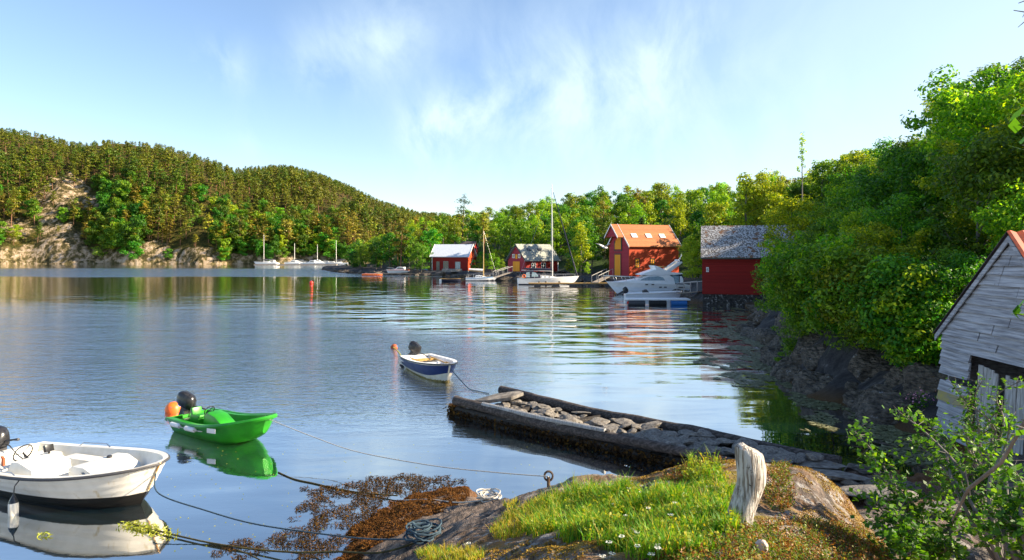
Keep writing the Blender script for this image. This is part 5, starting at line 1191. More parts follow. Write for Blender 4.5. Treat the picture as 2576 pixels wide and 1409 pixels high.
for (px, Y, rz, L_, ms_, lb) in [(664, 295, R(180), 10, 12.0, 'leftmost sailing boat of the far marina, with the tallest mast there'), (740, 297, R(172), 8, 8.6, 'sailing boat at the second mast of the far marina'), (798, 299, R(5), 7, 8.2, 'sailing boat with the thin third mast in the far marina'), (846, 292, R(180), 9, 9.6, 'rightmost sailing boat of the far marina, half hidden by the headland')]:
    x_, y_, _ = mp_(px, Y); x_ -= .56 * L_ * math.cos(rz); s_ = sailboat(lb, (x_, y_, 0), rz, L_, ms_, group='sailing boats in the far marina', furl=False, rig=False); s_.scale = (1, 1, 1)
    for ch in s_.children:
        if ch.name.startswith('mast'): ch.scale = (1.0, 2.2, 1); 
mb = MB(); x0 = mp_(640, 290)[0]; x1 = mp_(848, 290)[0]; mb.box2((x0, 289.2, -.3), (x1, 290.6, .35)); o_ = mb.build('floating_dock', MT['planks'], None); tag(o_, 'long pale floating dock in front of the far marina boats', 'dock')
# blue-banded sailing boat by the metal-roofed boathouse
p = at(1168, 707); sailboat('small white sailing boat with a light blue sheer band and a warm wooden mast', (p.x + .2, p.y + .5, 0), R(4), 5.4, 8.3, 'white', 'skyblue', 'white', 0, 'whitepaint', 'yellowplank', furl=False)
# white yacht with navy sail cover
p = at(1303, 716); sailboat('large white sailing yacht with a navy sail cover and tall mast', (p.x, p.y, 0), R(7), 9.3, 14.1, 'white', None, 'white', .1, 'navycloth', 'alu', furl=True, furlm='navycloth')
yr = [o for o in col.objects if o.get('label', '').startswith('large white sailing yacht')][0]
mb = MB(); mb.prism([(.9, .93), (1.0, 1.95), (2.0, 2.1), (3.2, 1.5), (3.3, .93)], -.85, .85); sh = mb.build('spray_hood', MT['navycloth'], yr, bevel=.08)
mb = MB(); mb.prism([(1.9, 1.2), (2.0, 1.85), (2.5, 1.8), (2.9, 1.4), (2.9, 1.2)], -.87, .87); mb.build('hood_window', MT['blueglass'], sh)
mb = MB(); mb.prism([(1.05, 1.1), (1.12, 1.8), (1.6, 1.9), (1.7, 1.1)], -.87, .87); mb.build('hood_window', MT['blueglass'], sh)
ring = [(.75 + .0 * a, -1.0 + .18 * math.cos(a), 1.35 + .22 * math.sin(a)) for a in np.linspace(0, 6.28, 14)[:-1]]
mb = MB(); mb.tube([(.75 + .22 * math.cos(a), -1.05, 1.3 + .22 * math.sin(a)) for a in np.linspace(0, 6.28, 14)[:-1]], .06, 6, closed=True); mb.build('lifebuoy', MT['orange'], yr, smooth=True)
for x_ in (3.0, 4.0, 6.0): mb = MB(); mb.sphere((x_, -1.33, .35), .17, 10, (1, 1, 1.4)); mb.build('fender', MT['darkgrey'], yr, smooth=True)

# motor yacht with fly bridge (bow to the left)
p = at(1516, 739); my = thing('motor_yacht', (p.x + 9.7, p.y - .6, 0), R(184), 'large white motor yacht with flybridge moored in front of the tiled house', 'motor yacht'); my.scale = (1, 1, .86)
L = 9.6; bf = lambda t: 1.6 if t < .5 else 1.6 * max(0, 1 - ((t - .5) / .5) ** 2.1) ** .72
o = hull_surf(L * .86, bf, lambda t: 1.25 + .45 * t, lambda t: -.3 + .35 * max(0, (t - .75) / .25), L * .13, .38, 1.1, 26, 14, tstart=.03)
MT['yachtgrey'] = srf('pale_grey_gelcoat', (.84, .88, .92), (.78, .82, .86), scale=2, rough=.3)
mb = MB(); both(mb, o, mif=lambda z, s, t: 2 if z < .08 else (1 if s < .62 and z < 1.0 else 0)); endcap(mb, o[0]); mb.build('hull', [MT['white'], MT['yachtgrey'], MT['blackmat']], my, smooth=True)
mb = MB(); n = len(o); mb.add([(r_[-1][0], r_[-1][1], r_[-1][2]) for r_ in o] + [(r_[-1][0], -r_[-1][1], r_[-1][2]) for r_ in o], [(i, i + 1, n + i + 1, n + i) for i in range(n - 1)]); mb.build('deck', MT['white'], my)
mb = MB(); mb.box2((-.75, -1.3, .32), (.4, 1.3, .48)); mb.build('bathing_platform', MT['white'], my, bevel=.04)
mb = MB(); mb.prism([(1.9, 1.3), (2.1, 2.2), (2.6, 2.55), (5.0, 2.5), (6.2, 2.0), (8.2, 1.68), (8.8, 1.6)], -1.15, 1.15); sup = mb.build('superstructure', MT['white'], my, bevel=.12)
for sg in (1, -1):
    y_ = 1.16 * sg; mb = MB(); mb.prism([(3.1, 1.85), (3.3, 2.22), (3.9, 2.4), (4.9, 2.36), (5.7, 2.05), (5.9, 1.85)], y_ - .01, y_ + .01); mb.build('side_window', MT['blueglass'], sup)
    for x_, y_, z_, w_ in ((4.6, bf(4.6 / L) + .005, 1.35, .28), (5.3, bf(5.3 / L) + .005, 1.35, .28), (3.2, 1.6, 1.0, .3), (3.75, 1.6, 1.0, .3), (1.35, 1.585, .98, .7)): mb = MB(); mb.box((x_, y_ * sg, z_), (w_, .05, .13)); mb.build('porthole', MT['darkgrey'], my)
    mb = MB(); mb.box((4.2, 1.62 * sg, .72), (8.0, .05, .05)); mb.build('rubbing_strake', MT['yachtgrey'], my)
# canopy with clear panels at the stern
mb = MB(); mb.prism([(.95, 1.3), (.9, 2.0), (1.2, 2.65), (2.5, 2.72), (2.75, 1.95), (2.0, 1.3)], -1.12, 1.12); cp = mb.build('cockpit_canopy', MT['navycloth'], my, bevel=.04)
for sg in (1, -1):
    mb = MB(); mb.prism([(1.5, 1.5), (1.5, 2.45), (2.2, 2.5), (2.55, 1.98), (2.0, 1.5)], 1.12 * sg - .02, 1.12 * sg + .02); mb.build('clear_panel', MT['blueglass'], cp)
    mb = MB(); mb.prism([(1.05, 1.45), (1.0, 2.0), (1.2, 2.4), (1.4, 2.4), (1.4, 1.45)], 1.12 * sg - .02, 1.12 * sg + .02); mb.build('clear_panel', MT['white'], cp)
mb = MB(); mb.prism([(1.0, 2.7), (1.2, 2.82), (2.3, 2.86), (2.9, 3.15), (4.1, 3.75), (4.35, 3.8), (4.1, 3.3), (5.9, 2.62), (5.8, 2.52), (2.0, 2.55)], -1.2, 1.2); fb = mb.build('flybridge', MT['white'], my, bevel=.06)
mb = MB(); mb.box((3.4, 0, 3.6), (1.2, 1.6, .12)); mb.build('flybridge_seat', MT['yellowplank'], fb, bevel=.03)
for sg in (1, -1):
    mb = MB(); mb.prism([(2.6, 2.8), (3.2, 2.85), (1.5, 4.25), (1.15, 4.3), (1.05, 4.15)], .98 * sg - .07, .98 * sg + .07); mb.build('radar_arch_leg', MT['white'], fb, bevel=.03)
mb = MB(); mb.box((1.3, 0, 4.22), (.4, 2.0, .12)); rp_ = mb.build('radar_arch', MT['white'], fb, bevel=.03)
mb = MB(); mb.lathe([(.28, 0), (.3, .1), (.18, .2)], 14, (1.4, .1, 4.36)); mb.build('radar_dome', MT['white'], rp_, smooth=True)
mb = MB(); mb.tube([(1.3, .6, 4.3), (1.05, .6, 5.3)], .03, 5); mb.tube([(1.2, -.6, 4.3), (.6, -.6, 5.1)], .03, 5); mb.build('antenna', MT['white'], rp_)
mb = MB(); pts = [(5.6, 1.12), (6.6, 1.1), (7.6, .9), (8.6, .6), (9.75, .05)]
for sg in (1, -1):
    mb.tube([(x_, y_ * sg, 2.25 + .05 * k) for k, (x_, y_) in enumerate(pts)], .035, 5)
    for x_, y_ in pts[1:]: mb.tube([(x_ - .25, y_ * sg, 1.7), (x_, y_ * sg, 2.3)], .03, 5)
mb.build('bow_rail', MT['steel'], my, smooth=True)
# small inflatable on the near side and its raft
p = at(1545, 752); ib = thing('inflatable_boat', (p.x + .9, p.y - 1.0, 0), R(-2), 'small light grey boat with a tilted outboard between the yacht and the raft', 'boat')
bf = lambda t: .75 if t < .55 else .75 * max(0, 1 - ((t - .55) / .45) ** 2) ** .7
o_, i_ = open_boat(ib, 5.3, bf, lambda t: .62 + .2 * t, lambda t: -.1, .3, [MT['yachtgrey']], lambda z, s, t: 0, th=.2, floor=.2, p=.3, rail=MT['white'], rail_r=.09)
outboard(ib, -.05, .6, 1.2, R(62), 'black'); mb = MB(); mb.prism([(1.7, .3), (1.8, .95), (2.1, 1.05), (2.5, .6), (2.6, .3)], -.35, .35); mb.build('console', MT['darkgrey'], ib, bevel=.04)
p = at(1576, 767); rf_ = thing('raft', (p.x, p.y - .3, 0), R(-1), 'flat white-topped raft on blue and dark plastic drums nearest the slate-roofed boathouse', 'raft')
mb = MB(); mb.box2((0, 0, .42), (5.6, 1.6, .56)); mb.build('deck', MT['whitepaint'], rf_, bevel=.02)
for (x0, x1, m_) in ((.1, 1.6, 'darkgrey'), (3.9, 5.3, 'blue'), (2.0, 3.5, 'blackmat')): mb = MB(); mb.tube([(x0, .2, .16), (x1, .2, .16)], .26, 14); mb.build('float_drum', MT[m_], rf_, smooth=True)
mb = MB(); mb.box((.06, -.03, .22), (.16, .08, .2)); mb.build('red_marker', MT['red'], rf_, bevel=.02)
mb = MB(); mb.tube([(5.5, .2, .56), (5.9, .2, .8), (5.95, .2, .5)], .04, 6); mb.build('mooring_bracket', MT['black'], rf_, smooth=True)

# ---- docks and small boats along the middle shore
def dock(label, x0, x1, y, w_, z_, mat='planks', floats=True, rz=0, name='floating_dock'):
    d_ = thing(name, (x0, y, 0), rz, label, 'dock'); Ld = x1 - x0; mb = MB(); n = int(Ld / .28)
    for k in range(n): mb.box((k * .28 + .14, w_ / 2, z_ - .03), (.25, w_, .06))
    mb.build('planking', MT[mat], d_); mb = MB(); mb.box2((0, .05, z_ - .2), (Ld, .18, z_ - .062)); mb.box2((0, w_ - .18, z_ - .2), (Ld, w_ - .05, z_ - .062)); mb.build('bearer', MT['bark'], d_)
    n = max(2, int(Ld / 2.2))
    for k in range(n): mb = MB(); mb.box(((k + .5) * Ld / n, w_ / 2, (z_ - .2) / 2 - .1), (.9 if floats else .2, w_ * .8, z_ - .0 if floats else 1.6)); mb.build('float_block' if floats else 'post', MT['darkgrey'], d_)
    return d_
x0 = mp_(1300, 100)[0]; dock('sunlit plank dock running from the large sailing yacht to the motor yacht', mp_(1330, 96)[0], mp_(1600, 96)[0], 96.5, 1.5, .42, 'yellowplank')
dock('narrow yellow plank walkway in front of the metal-roofed boathouse', mp_(1105, 119)[0], mp_(1168, 119)[0], 120, .6, .22, 'yellowplank', rz=R(-6))
dock('low grey dock below the motorboats left of the metal-roofed boathouse', mp_(965, 150)[0], mp_(1085, 147)[0], 146, 1.4, .45)
# motorboats at that dock
for (px, py_, rz, sc, lb, cab) in [(988, 690, R(172), .78, 'white cabin boat with an orange stripe moored at the low grey dock', 'white'), (1052, 690, R(186), .55, 'small boat with a light blue cover right of the orange-striped cabin boat', 'skyblue')]:
    o_ = motorboat_mesh(7.0, cab=cab); o_.location = (mp_(px, 149)[0] + 5 * sc, 149 if sc > .6 else 150, 0.35 if sc > .6 else .3); o_.rotation_euler = (0, 0, rz); o_.scale = (sc,) * 3; tag(o_, lb, 'motorboat')
    if cab == 'white':
        mb = MB(); mb.box((3.5, 0, .92), (6.2, 2.36, .1)); mb.build('orange_stripe', MT['orange'], o_)
p = at(910, 693); kb = thing('rowing_boat', (p.x, p.y, 0), R(2), 'low orange-red boat at the left end of the low grey dock', 'boat')
open_boat(kb, 4.4, lambda t: .6 * max(.02, 1 - abs(2 * t - 1) ** 2.5), lambda t: .38, lambda t: -.1, 0, [MT['orange']], lambda z, s, t: 0, th=.08, floor=.1, rail=MT['whitepaint'])
p = at(1105, 708); kb = thing('rowing_boat', (p.x, p.y, 0), R(-3), 'dark rowing boat with a white bow lying left of the blue-banded sailing boat', 'boat')
open_boat(kb, 3.6, lambda t: .6 * max(.02, 1 - abs(2 * t - 1) ** 2.5), lambda t: .42 + .1 * t, lambda t: -.1, 0, [MT['navycloth'], MT['whitepaint']], lambda z, s, t: 1 if t < .1 else 0, th=.08, floor=.1, rail=MT['yellowplank'])
# overturned boat on the slipway in front of the metal-roofed house
p = at(1110, 688, .9); ub = MB(); o = hull_surf(4.2, lambda t: .7 * max(.03, 1 - abs(2 * t - 1) ** 2.6), lambda t: 0, lambda t: .62, 0, .5, 1.2, 16, 8); both(ub, o); r_ = ub.build('upturned_boat', MT['stone'], None, smooth=True, loc=(p.x - 1, 139, .95), rot=(0, 0, R(-5))); tag(r_, 'grey boat lying keel up below the windows of the metal-roofed boathouse', 'boat')
# gangways
def gangway(label, a, b, w_=1.0, rail=True):
    a, b = Vector(a), Vector(b); g_ = thing('gangway', a, 0, label, 'gangway'); d_ = b - a; s_ = Vector((-d_.y, d_.x, 0)).normalized() * w_ / 2; mb = MB(); n = int(d_.length / .3)
    for k in range(n): c0 = d_ * ((k + .05) / n); c1 = d_ * ((k + .9) / n); mb.add([tuple(c0 - s_), tuple(c0 + s_), tuple(c1 + s_), tuple(c1 - s_)] + [tuple(v - Vector((0, 0, .06))) for v in (c0 - s_, c0 + s_, c1 + s_, c1 - s_)], [(0, 1, 2, 3), (7, 6, 5, 4), (0, 4, 5, 1), (1, 5, 6, 2), (2, 6, 7, 3), (3, 7, 4, 0)])
    mb.build('planking', MT['planks'], g_)
    if rail:
        for sg in (1, -1):
            mb = MB(); mb.tube([s_ * sg + Vector((0, 0, .95)), d_ + s_ * sg + Vector((0, 0, .95))], .04, 5)
            for k in range(4): c0 = d_ * (k / 3) + s_ * sg; mb.tube([c0, c0 + Vector((0, 0, .95))], .035, 5)
            mb.build('handrail', MT['greywoodv'], g_)
    return g_
gangway('grey gangway with handrails leading down beside the tiled house', (mp_(1497, 97)[0], 97, .5), (mp_(1535, 103)[0], 103.5, 1.35))
gangway('wooden footbridge with white rails between the yacht and the slate-roofed boathouse', (mp_(1712, 66)[0], 66, .75), (mp_(1767, 63)[0], 63.5, 1.05), .9)
gangway('grey gangway from the blue-banded sailing boat up to the grey-roofed boathouse', (mp_(1245, 113)[0], 113, .7), (mp_(1285, 116)[0], 116.5, 1.5), .8)
# rocks below houses
def rockmesh(seed, flat=.6, sub=3, rough=.35, cuts=9):
    g_ = np.random.default_rng(seed); bm = bmesh.new(); bmesh.ops.create_icosphere(bm, subdivisions=sub, radius=1.0)
    V = np.array([v.co for v in bm.verts])
    for _ in range(cuts):
        n = g_.normal(size=3); n[2] *= 1.5; n /= np.linalg.norm(n); dct = g_.uniform(.5, .85); dd_ = V @ n - dct; V = V - np.where(dd_ > 0, dd_, 0)[:, None] * n * .95
    V += V * (rough * .3 * fbm(V * 1.6, 3, seed))[:, None] + .02 * np.stack([fbm(V * 6, 2, seed + i) for i in range(3)], 1); V[:, 2] *= flat
    for v, c in zip(bm.verts, V): v.co = c
    me = bpy.data.meshes.new('stone'); bm.to_mesh(me); bm.free(); return me
def rock_obj(name, me, loc, sc, rot, mat, label, cat, group=None):
    if not me.materials: me.materials.append(mat)
    o_ = link(name, me, None, loc, rot); o_.scale = sc; return tag(o_, label, cat, group)
# ---------------------------------------------------------------- jetty of logs and stones
jt = thing('log_jetty', (0, 0, 0), 0, 'old log jetty filled with stones running out into the bay', 'jetty')
A0, A1 = Vector((-1.58, 18.95, .40)), Vector((4.6, 13.3, .36)); B0, B1 = Vector((-.33, 20.1, .47)), Vector((6.5, 13.45, .42))
def logt(a, b, r_, seed, sag=.05):
    g_ = np.random.default_rng(seed); n = 26; pts = []; rs = []
    for k in range(n + 1):
        f = k / n; p_ = a.lerp(b, f) + Vector((g_.normal(0, .006), g_.normal(0, .006), -sag * math.sin(f * math.pi) + .03 * math.sin(f * 9 + seed) + g_.normal(0, .006))); pts.append(p_); rs.append(r_ * (1.1 - .25 * f) * g_.uniform(.92, 1.08))
    return pts, rs
for (a, b, r_, s_) in ((A0, A1, .115, 1), (B0, B1, .125, 2)):
    pts, rs = logt(a, b, r_, s_); mb = MB(); mb.tube(pts, rs, 12); mb.build('log', MT['log'], jt, smooth=True)
def logpale(a, b, r_): mb = MB(); mb.tube([a, a.lerp(b, .5), b], r_, 8); mb.build('cross_pole', MT['driftwood'], jt, smooth=True)
pa = A0.lerp(A1, .13) + Vector((0, -.03, .09)); pb = A0.lerp(A1, .6) + Vector((0, -.03, .1)); mb = MB(); mb.tube([pa, pa.lerp(pb, .5) + Vector((0, 0, -.03)), pb], [.07, .06, .05], 8); mb.build('split_pole', MT['greywoodv'], jt, smooth=True)
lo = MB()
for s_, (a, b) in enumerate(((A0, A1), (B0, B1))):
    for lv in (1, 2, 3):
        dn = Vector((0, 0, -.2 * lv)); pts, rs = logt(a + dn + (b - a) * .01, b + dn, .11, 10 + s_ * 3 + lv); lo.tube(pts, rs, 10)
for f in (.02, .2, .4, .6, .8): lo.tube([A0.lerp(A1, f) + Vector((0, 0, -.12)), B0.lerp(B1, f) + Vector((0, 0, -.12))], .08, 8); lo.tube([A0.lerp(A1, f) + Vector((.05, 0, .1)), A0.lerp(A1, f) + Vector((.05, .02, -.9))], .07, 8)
lo.build('cribwork', MT['wetlog_shaded'], jt, smooth=True)
# hanging weed on the cribwork
g_ = np.random.default_rng(8); C = []
for _ in range(2600):
    f = g_.uniform(); a = A0.lerp(A1, f); C.append((a.x + g_.normal(0, .05), a.y - .13 + g_.normal(0, .03), g_.uniform(-.05, .2)))
for _ in range(500): C.append((A0.x + g_.normal(-.05, .08), A0.y + g_.uniform(-.1, .5), g_.uniform(-.02, .25)))
C = np.array(C); me = npmesh('hanging_weed', leafquads(C, len(C), .09, g_, 0), qf(len(C)), MT['weed']); link('hanging_weed', me, jt)
smesh = [rockmesh(60 + k, flat=g_.uniform(.22, .5), cuts=12) for k in range(8)]
flat_ = [rockmesh(80 + k, flat=.16, cuts=14) for k in range(3)]
inner_pts = []
for k in range(190):
    f = g_.uniform(.1, 1.0); w_ = g_.uniform(.1, .9); a = A0.lerp(A1, f); b = B0.lerp(B1, f); p_ = a.lerp(b, w_); s_ = g_.uniform(.12, .27)
    if any((p_ - q).length < .42 * (s_ + r2) for q, r2 in inner_pts): continue
    inner_pts.append((p_, s_))
    rock_obj('stone', smesh[g_.integers(8)], (p_.x, p_.y, max(.27 + .15 * f, float(hnear(p_.x, p_.y)[0]) + .06) + g_.uniform(-.04, .06)), (s_ * g_.uniform(1.0, 1.9), s_, s_ * 1.1), (g_.uniform(-.3, .3), g_.uniform(-.3, .3), g_.uniform(0, 6)), MT['stone'], 'dark angular stone in the stone fill between the two logs of the jetty', 'stone', 'stones filling the log jetty')
mb = MB(); bed = []
for f in np.linspace(.1, 1, 12): bed.append((A0.lerp(A1, f), B0.lerp(B1, f)))
vs = []; 
for a, b in bed: vs += [(a.x, a.y, .12), (b.x, b.y, .14)]
mb.add(vs, [(2 * k, 2 * k + 1, 2 * k + 3, 2 * k + 2) for k in range(11)]); mb.build('gravel_fill', MT['darkrock'], jt)
# pointed slab at the tip and other flat slabs
p = at(1262, 1000, .5); mb = MB(); mb.prism([(-.85, -.1), (-.2, .28), (.45, .32), (.62, .1), (.3, -.22), (-.4, -.25)], -.05, .05, 'z'); o_ = mb.build('flat_stone', MT['stone'], None, bevel=.02, loc=p, rot=(R(6), R(-8), R(-6))); tag(o_, 'large pointed flat slab lying across the far tip of the jetty', 'stone slab')
SL = [(1755, 1093, .45, .55, 'pale pointed slab near the middle of the jetty'), (1350, 1020, .4, .42, 'flat grey slab beside the near log of the jetty tip'), (1920, 1145, .5, .62, 'flat grey slab just right of the driftwood stump top'), (2055, 1158, .42, .75, 'long thin slab at the landward end of the jetty'), (2110, 1190, .4, .8, 'broad dark slab below the landward end of the jetty'), (2215, 1230, .45, .9, 'dark slab half hidden behind the young birch, left of the others'),
      (2370, 1265, .5, .5, 'wide grey slab at the far right foot of the barn side'), (1460, 1038, .42, .35, 'small flat slab between the logs near the jetty tip'), (1640, 1068, .42, .4, 'flat slab against the far log midway along the jetty'), (1990, 1225, .7, .5, 'narrow slab between the stump and the young birch'), (2300, 1340, .8, .8, 'dark slab low in the shade at the bottom right')]
for k, (px, py, z_, s_, lb) in enumerate(SL):
    p = at(px, py, z_); zz_ = max(z_ - .06, float(hnear(p.x, p.y)[0]) + .03) if px > 1890 else z_
    rock_obj('flat_stone', flat_[k % 3], (p.x, p.y, zz_), (s_ * .8, s_ * .45, s_ * .7), (g_.uniform(-.08, .08), g_.uniform(-.08, .08), g_.uniform(-.5, .3)), MT['stone'] if px < 2200 else MT['darkrock'], lb, 'stone slab')  # right-hand slabs take the darker rock as painted shadow of that corner
# boulders scattered at the root of the jetty and in the dark corner on the right
bz = [rockmesh(120 + k, flat=.6) for k in range(5)]; n_ = 0
for _ in range(900):
    x_, y_ = g_.uniform(4.3, 11.5), g_.uniform(6.5, 15); z_ = float(hnear(x_, y_)[0])
    if not (-.1 < z_ < 1.1) or n_ > 95 or x_ > 4.2 + (15 - y_) * 1.0 + 1.5: continue
    s_ = g_.uniform(.1, .34); rock_obj('boulder', bz[g_.integers(5)], (x_, y_, z_ + s_ * .15), (s_ * 1.5, s_, s_ * .8), (g_.uniform(-.2, .2), g_.uniform(-.2, .2), g_.uniform(0, 6)), MT['darkrock'], 'dark shore stone on the shaded ground between the jetty and the barn', 'stone', 'shore stones between the jetty and the barn'); n_ += 1
# craggy rocks along the right-hand shore
cm = [rockmesh(150 + k, flat=.85, sub=4, rough=.35, cuts=26) for k in range(5)]; n_ = 0
for k in range(len(SH) - 1):
    a, b = SH[k], SH[k + 1]
    if a[1] > 48: break
    Lk = math.hypot(*(b - a)); m_ = max(1, int(Lk / .8))
    for j in range(m_):
        for row in (0, 1):
            f = (j + g_.uniform(.1, .9)) / m_; x_ = a[0] + (b[0] - a[0]) * f + row * 1.0 + g_.uniform(-.1, .4); y_ = a[1] + (b[1] - a[1]) * f; s_ = g_.uniform(.5, 1.1) * (1 + row * .25)
            if y_ < 17.6 or y_ > 49: continue
            rock_obj('shore_rock', cm[g_.integers(5)], (x_, y_, .1 + row * .8), (s_ * .5, s_ * 1.0, s_ * 1.15), (g_.uniform(-.2, .2), R(48) + g_.uniform(-.2, .2), g_.uniform(-.5, .5) + R(25)), MT['darkrock'], 'dark slanting crag at the water edge below the right-hand trees', 'rock', 'crags along the right-hand shore'); n_ += 1
# rocky edge below the middle boathouses
n_ = 0
for k in range(8, len(SH) - 8):
    a, b = SH[k], SH[k + 1]
    if b[1] > 210: break
    Lk = math.hypot(*(b - a)); m_ = max(1, int(Lk / 1.9))
    for j in range(m_):
        f = (j + g_.uniform(.1, .9)) / m_; x_ = a[0] + (b[0] - a[0]) * f; y_ = a[1] + (b[1] - a[1]) * f; s_ = g_.uniform(.5, 1.2)
        if 51 < y_ < 63: continue
        rock_obj('shore_rock', cm[g_.integers(5)], (x_, y_ + .4, .15), (s_ * 1.6, s_, s_ * .8), (g_.uniform(-.2, .2), g_.uniform(-.2, .2), g_.uniform(0, 6)), MT['darkrock'], 'low dark rock at the water edge of the boathouse shore', 'rock', 'rocks along the boathouse shore'); n_ += 1

# ---------------------------------------------------------------- driftwood post
p = at(1862, 1322, 2.5)
for _ in range(8): p = at(1862, 1322, float(hnear(p.x, p.y)[0]))
st = MB(); n = 30; seg = 28; vs = []; fs = []
gz = float(hnear(p.x, p.y)[0])
prof = [(-.25, -.03, .11), (0, -.01, .10), (.08, 0, .102), (.2, .04, .10), (.33, .085, .105), (.45, .085, .11), (.55, .07, .105), (.6, .06, .098), (.625, .06, .075), (.632, .06, .03)]
def pi_(z): 
    zs_ = [q[0] for q in prof]; return np.interp(z, zs_, [q[1] for q in prof]), np.interp(z, zs_, [q[2] for q in prof])
zz_ = np.concatenate([np.linspace(-.25, .6, n), [.612, .622, .63]])
for i, z_ in enumerate(zz_):
    cx_, rr_ = pi_(z_); a = np.linspace(0, 2 * math.pi, seg + 1)[:-1]
    ang_ = a + z_ * .5; dp = np.stack([np.cos(ang_) * 2.2, np.sin(ang_) * 2.2, np.full(seg, z_ * 1.3)], 1)
    rad = rr_ * (1 + .10 * fbm(dp, 3, 4) + .06 * np.abs(fbm(np.stack([np.cos(ang_) * 7, np.sin(ang_) * 7, np.full(seg, z_ * 1.5)], 1), 2, 14)))
    tilt = .10 * math.cos(0)
    for k in range(seg): vs.append((cx_ + rad[k] * math.cos(a[k]), rad[k] * .85 * math.sin(a[k]), z_ + (.05 * -math.cos(a[k]) if i >= n - 1 else 0) * .6))
m_ = len(zz_)
for i in range(m_ - 1):
    for k in range(seg): l = (k + 1) % seg; fs.append((i * seg + k, i * seg + l, (i + 1) * seg + l, (i + 1) * seg + k))
fs.append(tuple((m_ - 1) * seg + k for k in range(seg))); st.add(vs, fs); st.v = [(a_ * 1.02, b_, c_ * .98) for a_, b_, c_ in st.v]
o_ = st.build('driftwood_stump', MT['driftwood'], None, smooth=True, loc=(p.x, p.y, gz)); tag(o_, 'bleached bent driftwood stump standing in the grass', 'stump')
p = at(2210, 1392, 1.9)

# ---------------------------------------------------------------- grass, moss plants, flowers
def project(x, y, z): return CX + FPX * x / y, HY - (z - CAMZ) * FPX / y
def blades(P, h, w, rng, lean=.5, name='grass', mats=None, mi=None):
    k = len(P); az = rng.uniform(0, 2 * np.pi, k); b = np.stack([np.cos(az), np.sin(az), np.zeros(k)], 1); az2 = az + np.pi / 2 + rng.normal(0, .4, k)
    d = np.stack([np.cos(az2), np.sin(az2), np.zeros(k)], 1) * (rng.uniform(.1, 1, k) * lean)[:, None]; hh = (h * rng.uniform(.45, 1.15, k))[:, None]; up = np.array([0, 0, 1.0]); ww = (w * rng.uniform(.6, 1.3, k))[:, None]
    V = np.empty((k, 6, 3)); V[:, 0] = P - b * ww; V[:, 1] = P + b * ww; m1 = P + (up * .55 + d * .3) * hh; V[:, 2] = m1 + b * ww * .8; V[:, 3] = m1 - b * ww * .8
    m2 = P + (up * .95 + d * 1.0) * hh; V[:, 4] = m2 + b * ww * .12; V[:, 5] = m2 - b * ww * .12
    base = np.arange(k)[:, None] * 6; F = np.concatenate([base + [0, 1, 2, 3], base + [3, 2, 4, 5]])
    MI = None if mi is None else np.concatenate([mi, mi])
    return npmesh(name, V.reshape(-1, 3), F, mats, MI)
gmat = leafmat('fresh_grass', (.04, .15, .008), (.13, .33, .012), (.26, .42, .02), trans=.4, ovar=0)
ymat = leafmat('sunlit_yellow_grass', (.22, .24, .02), (.42, .36, .035), (.5, .34, .06), trans=.4, ovar=0)  # the warm yellow of the sun is put into this blade colour
bmat = leafmat('dry_brown_sprigs', (.12, .045, .012), (.28, .12, .02), (.36, .2, .03), trans=.2, ovar=0)
smat = leafmat('mossy_green_sprigs', (.05, .10, .01), (.13, .2, .015), (.25, .26, .03), trans=.3, ovar=0)
rg_ = np.random.default_rng(77); M_ = 420000
gx_, gy_ = rg_.uniform(-1.2, 4.4, M_), rg_.uniform(2.9, 9.6, M_); gz_ = hnear(gx_, gy_); PX, PY = project(gx_, gy_, gz_)
nzv = fbm(n3(gx_ * 1.4, gy_ * 1.4), 3, 90); nz2 = fbm(n3(gx_ * 4, gy_ * 4), 3, 91)
def ell(cx_, cy_, rx, ry, rot=0):
    dx, dy = PX - cx_, PY - cy_; c, s = math.cos(rot), math.sin(rot); u_, v_ = dx * c + dy * s, -dx * s + dy * c; return (u_ / rx) ** 2 + (v_ / ry) ** 2
edge = 1 + .35 * nzv + .25 * nz2
green = (ell(1570, 1300, 270, 62, R(-4)) < edge) | (ell(1760, 1262, 95, 42, R(-20)) < edge) | (ell(1640, 1372, 140, 38) < edge) | (ell(1700, 1330, 150, 80) < edge) | (ell(1770, 1260, 70, 90) < edge)
yellow = (ell(1390, 1292, 135, 34, R(4)) < edge) | (ell(1300, 1322, 70, 30, R(-20)) < edge) | (ell(1130, 1400, 90, 22) < edge * .9)
mossy = (ell(1990, 1375, 200, 62) < edge) | (ell(1800, 1395, 160, 40) < edge) | (ell(2120, 1400, 100, 60) < edge) | (ell(1960, 1230, 40, 60) < edge) | (ell(1740, 1190, 120, 22, R(-14)) < edge * .5)
notst = np.hypot(gx_ - o_.location.x, gy_ - o_.location.y) > .15
den = rg_.uniform(size=M_); dd_ = np.clip(gy_ / 6, .5, 1.4) ** -.0
gsel = green & notst & (den < .34 * np.clip(1.6 - .9 * ell(1640, 1300, 330, 110), .2, 1)) & (nz2 > -.5 + .3 * np.sin(gx_ * 9 + gy_ * 4)); ysel = yellow & ~green & notst & (den < .26) & (nz2 > -.6); 
P_ = np.stack([gx_, gy_, gz_ - .01], 1)
h_ = np.where(green, .145 + .09 * nzv + .09 * nz2, .09)
me = blades(P_[gsel], h_[gsel], .0042, rg_, .9, 'grass', [gmat, ymat], (rg_.uniform(size=gsel.sum()) < .18 + .5 * np.clip((1480 - PX[gsel]) / 250, 0, 1)).astype(int)); tag(link('grass', me), 'bright green grass on top of the foreground knoll', 'grass', kind='stuff')
me = blades(P_[ysel], np.full(ysel.sum(), .09), .0036, rg_, .8, 'sunlit_grass', [ymat, gmat], (rg_.uniform(size=ysel.sum()) < .2).astype(int)); tag(link('sunlit_grass', me), 'sunlit yellow grass on the left part of the knoll', 'grass', kind='stuff')
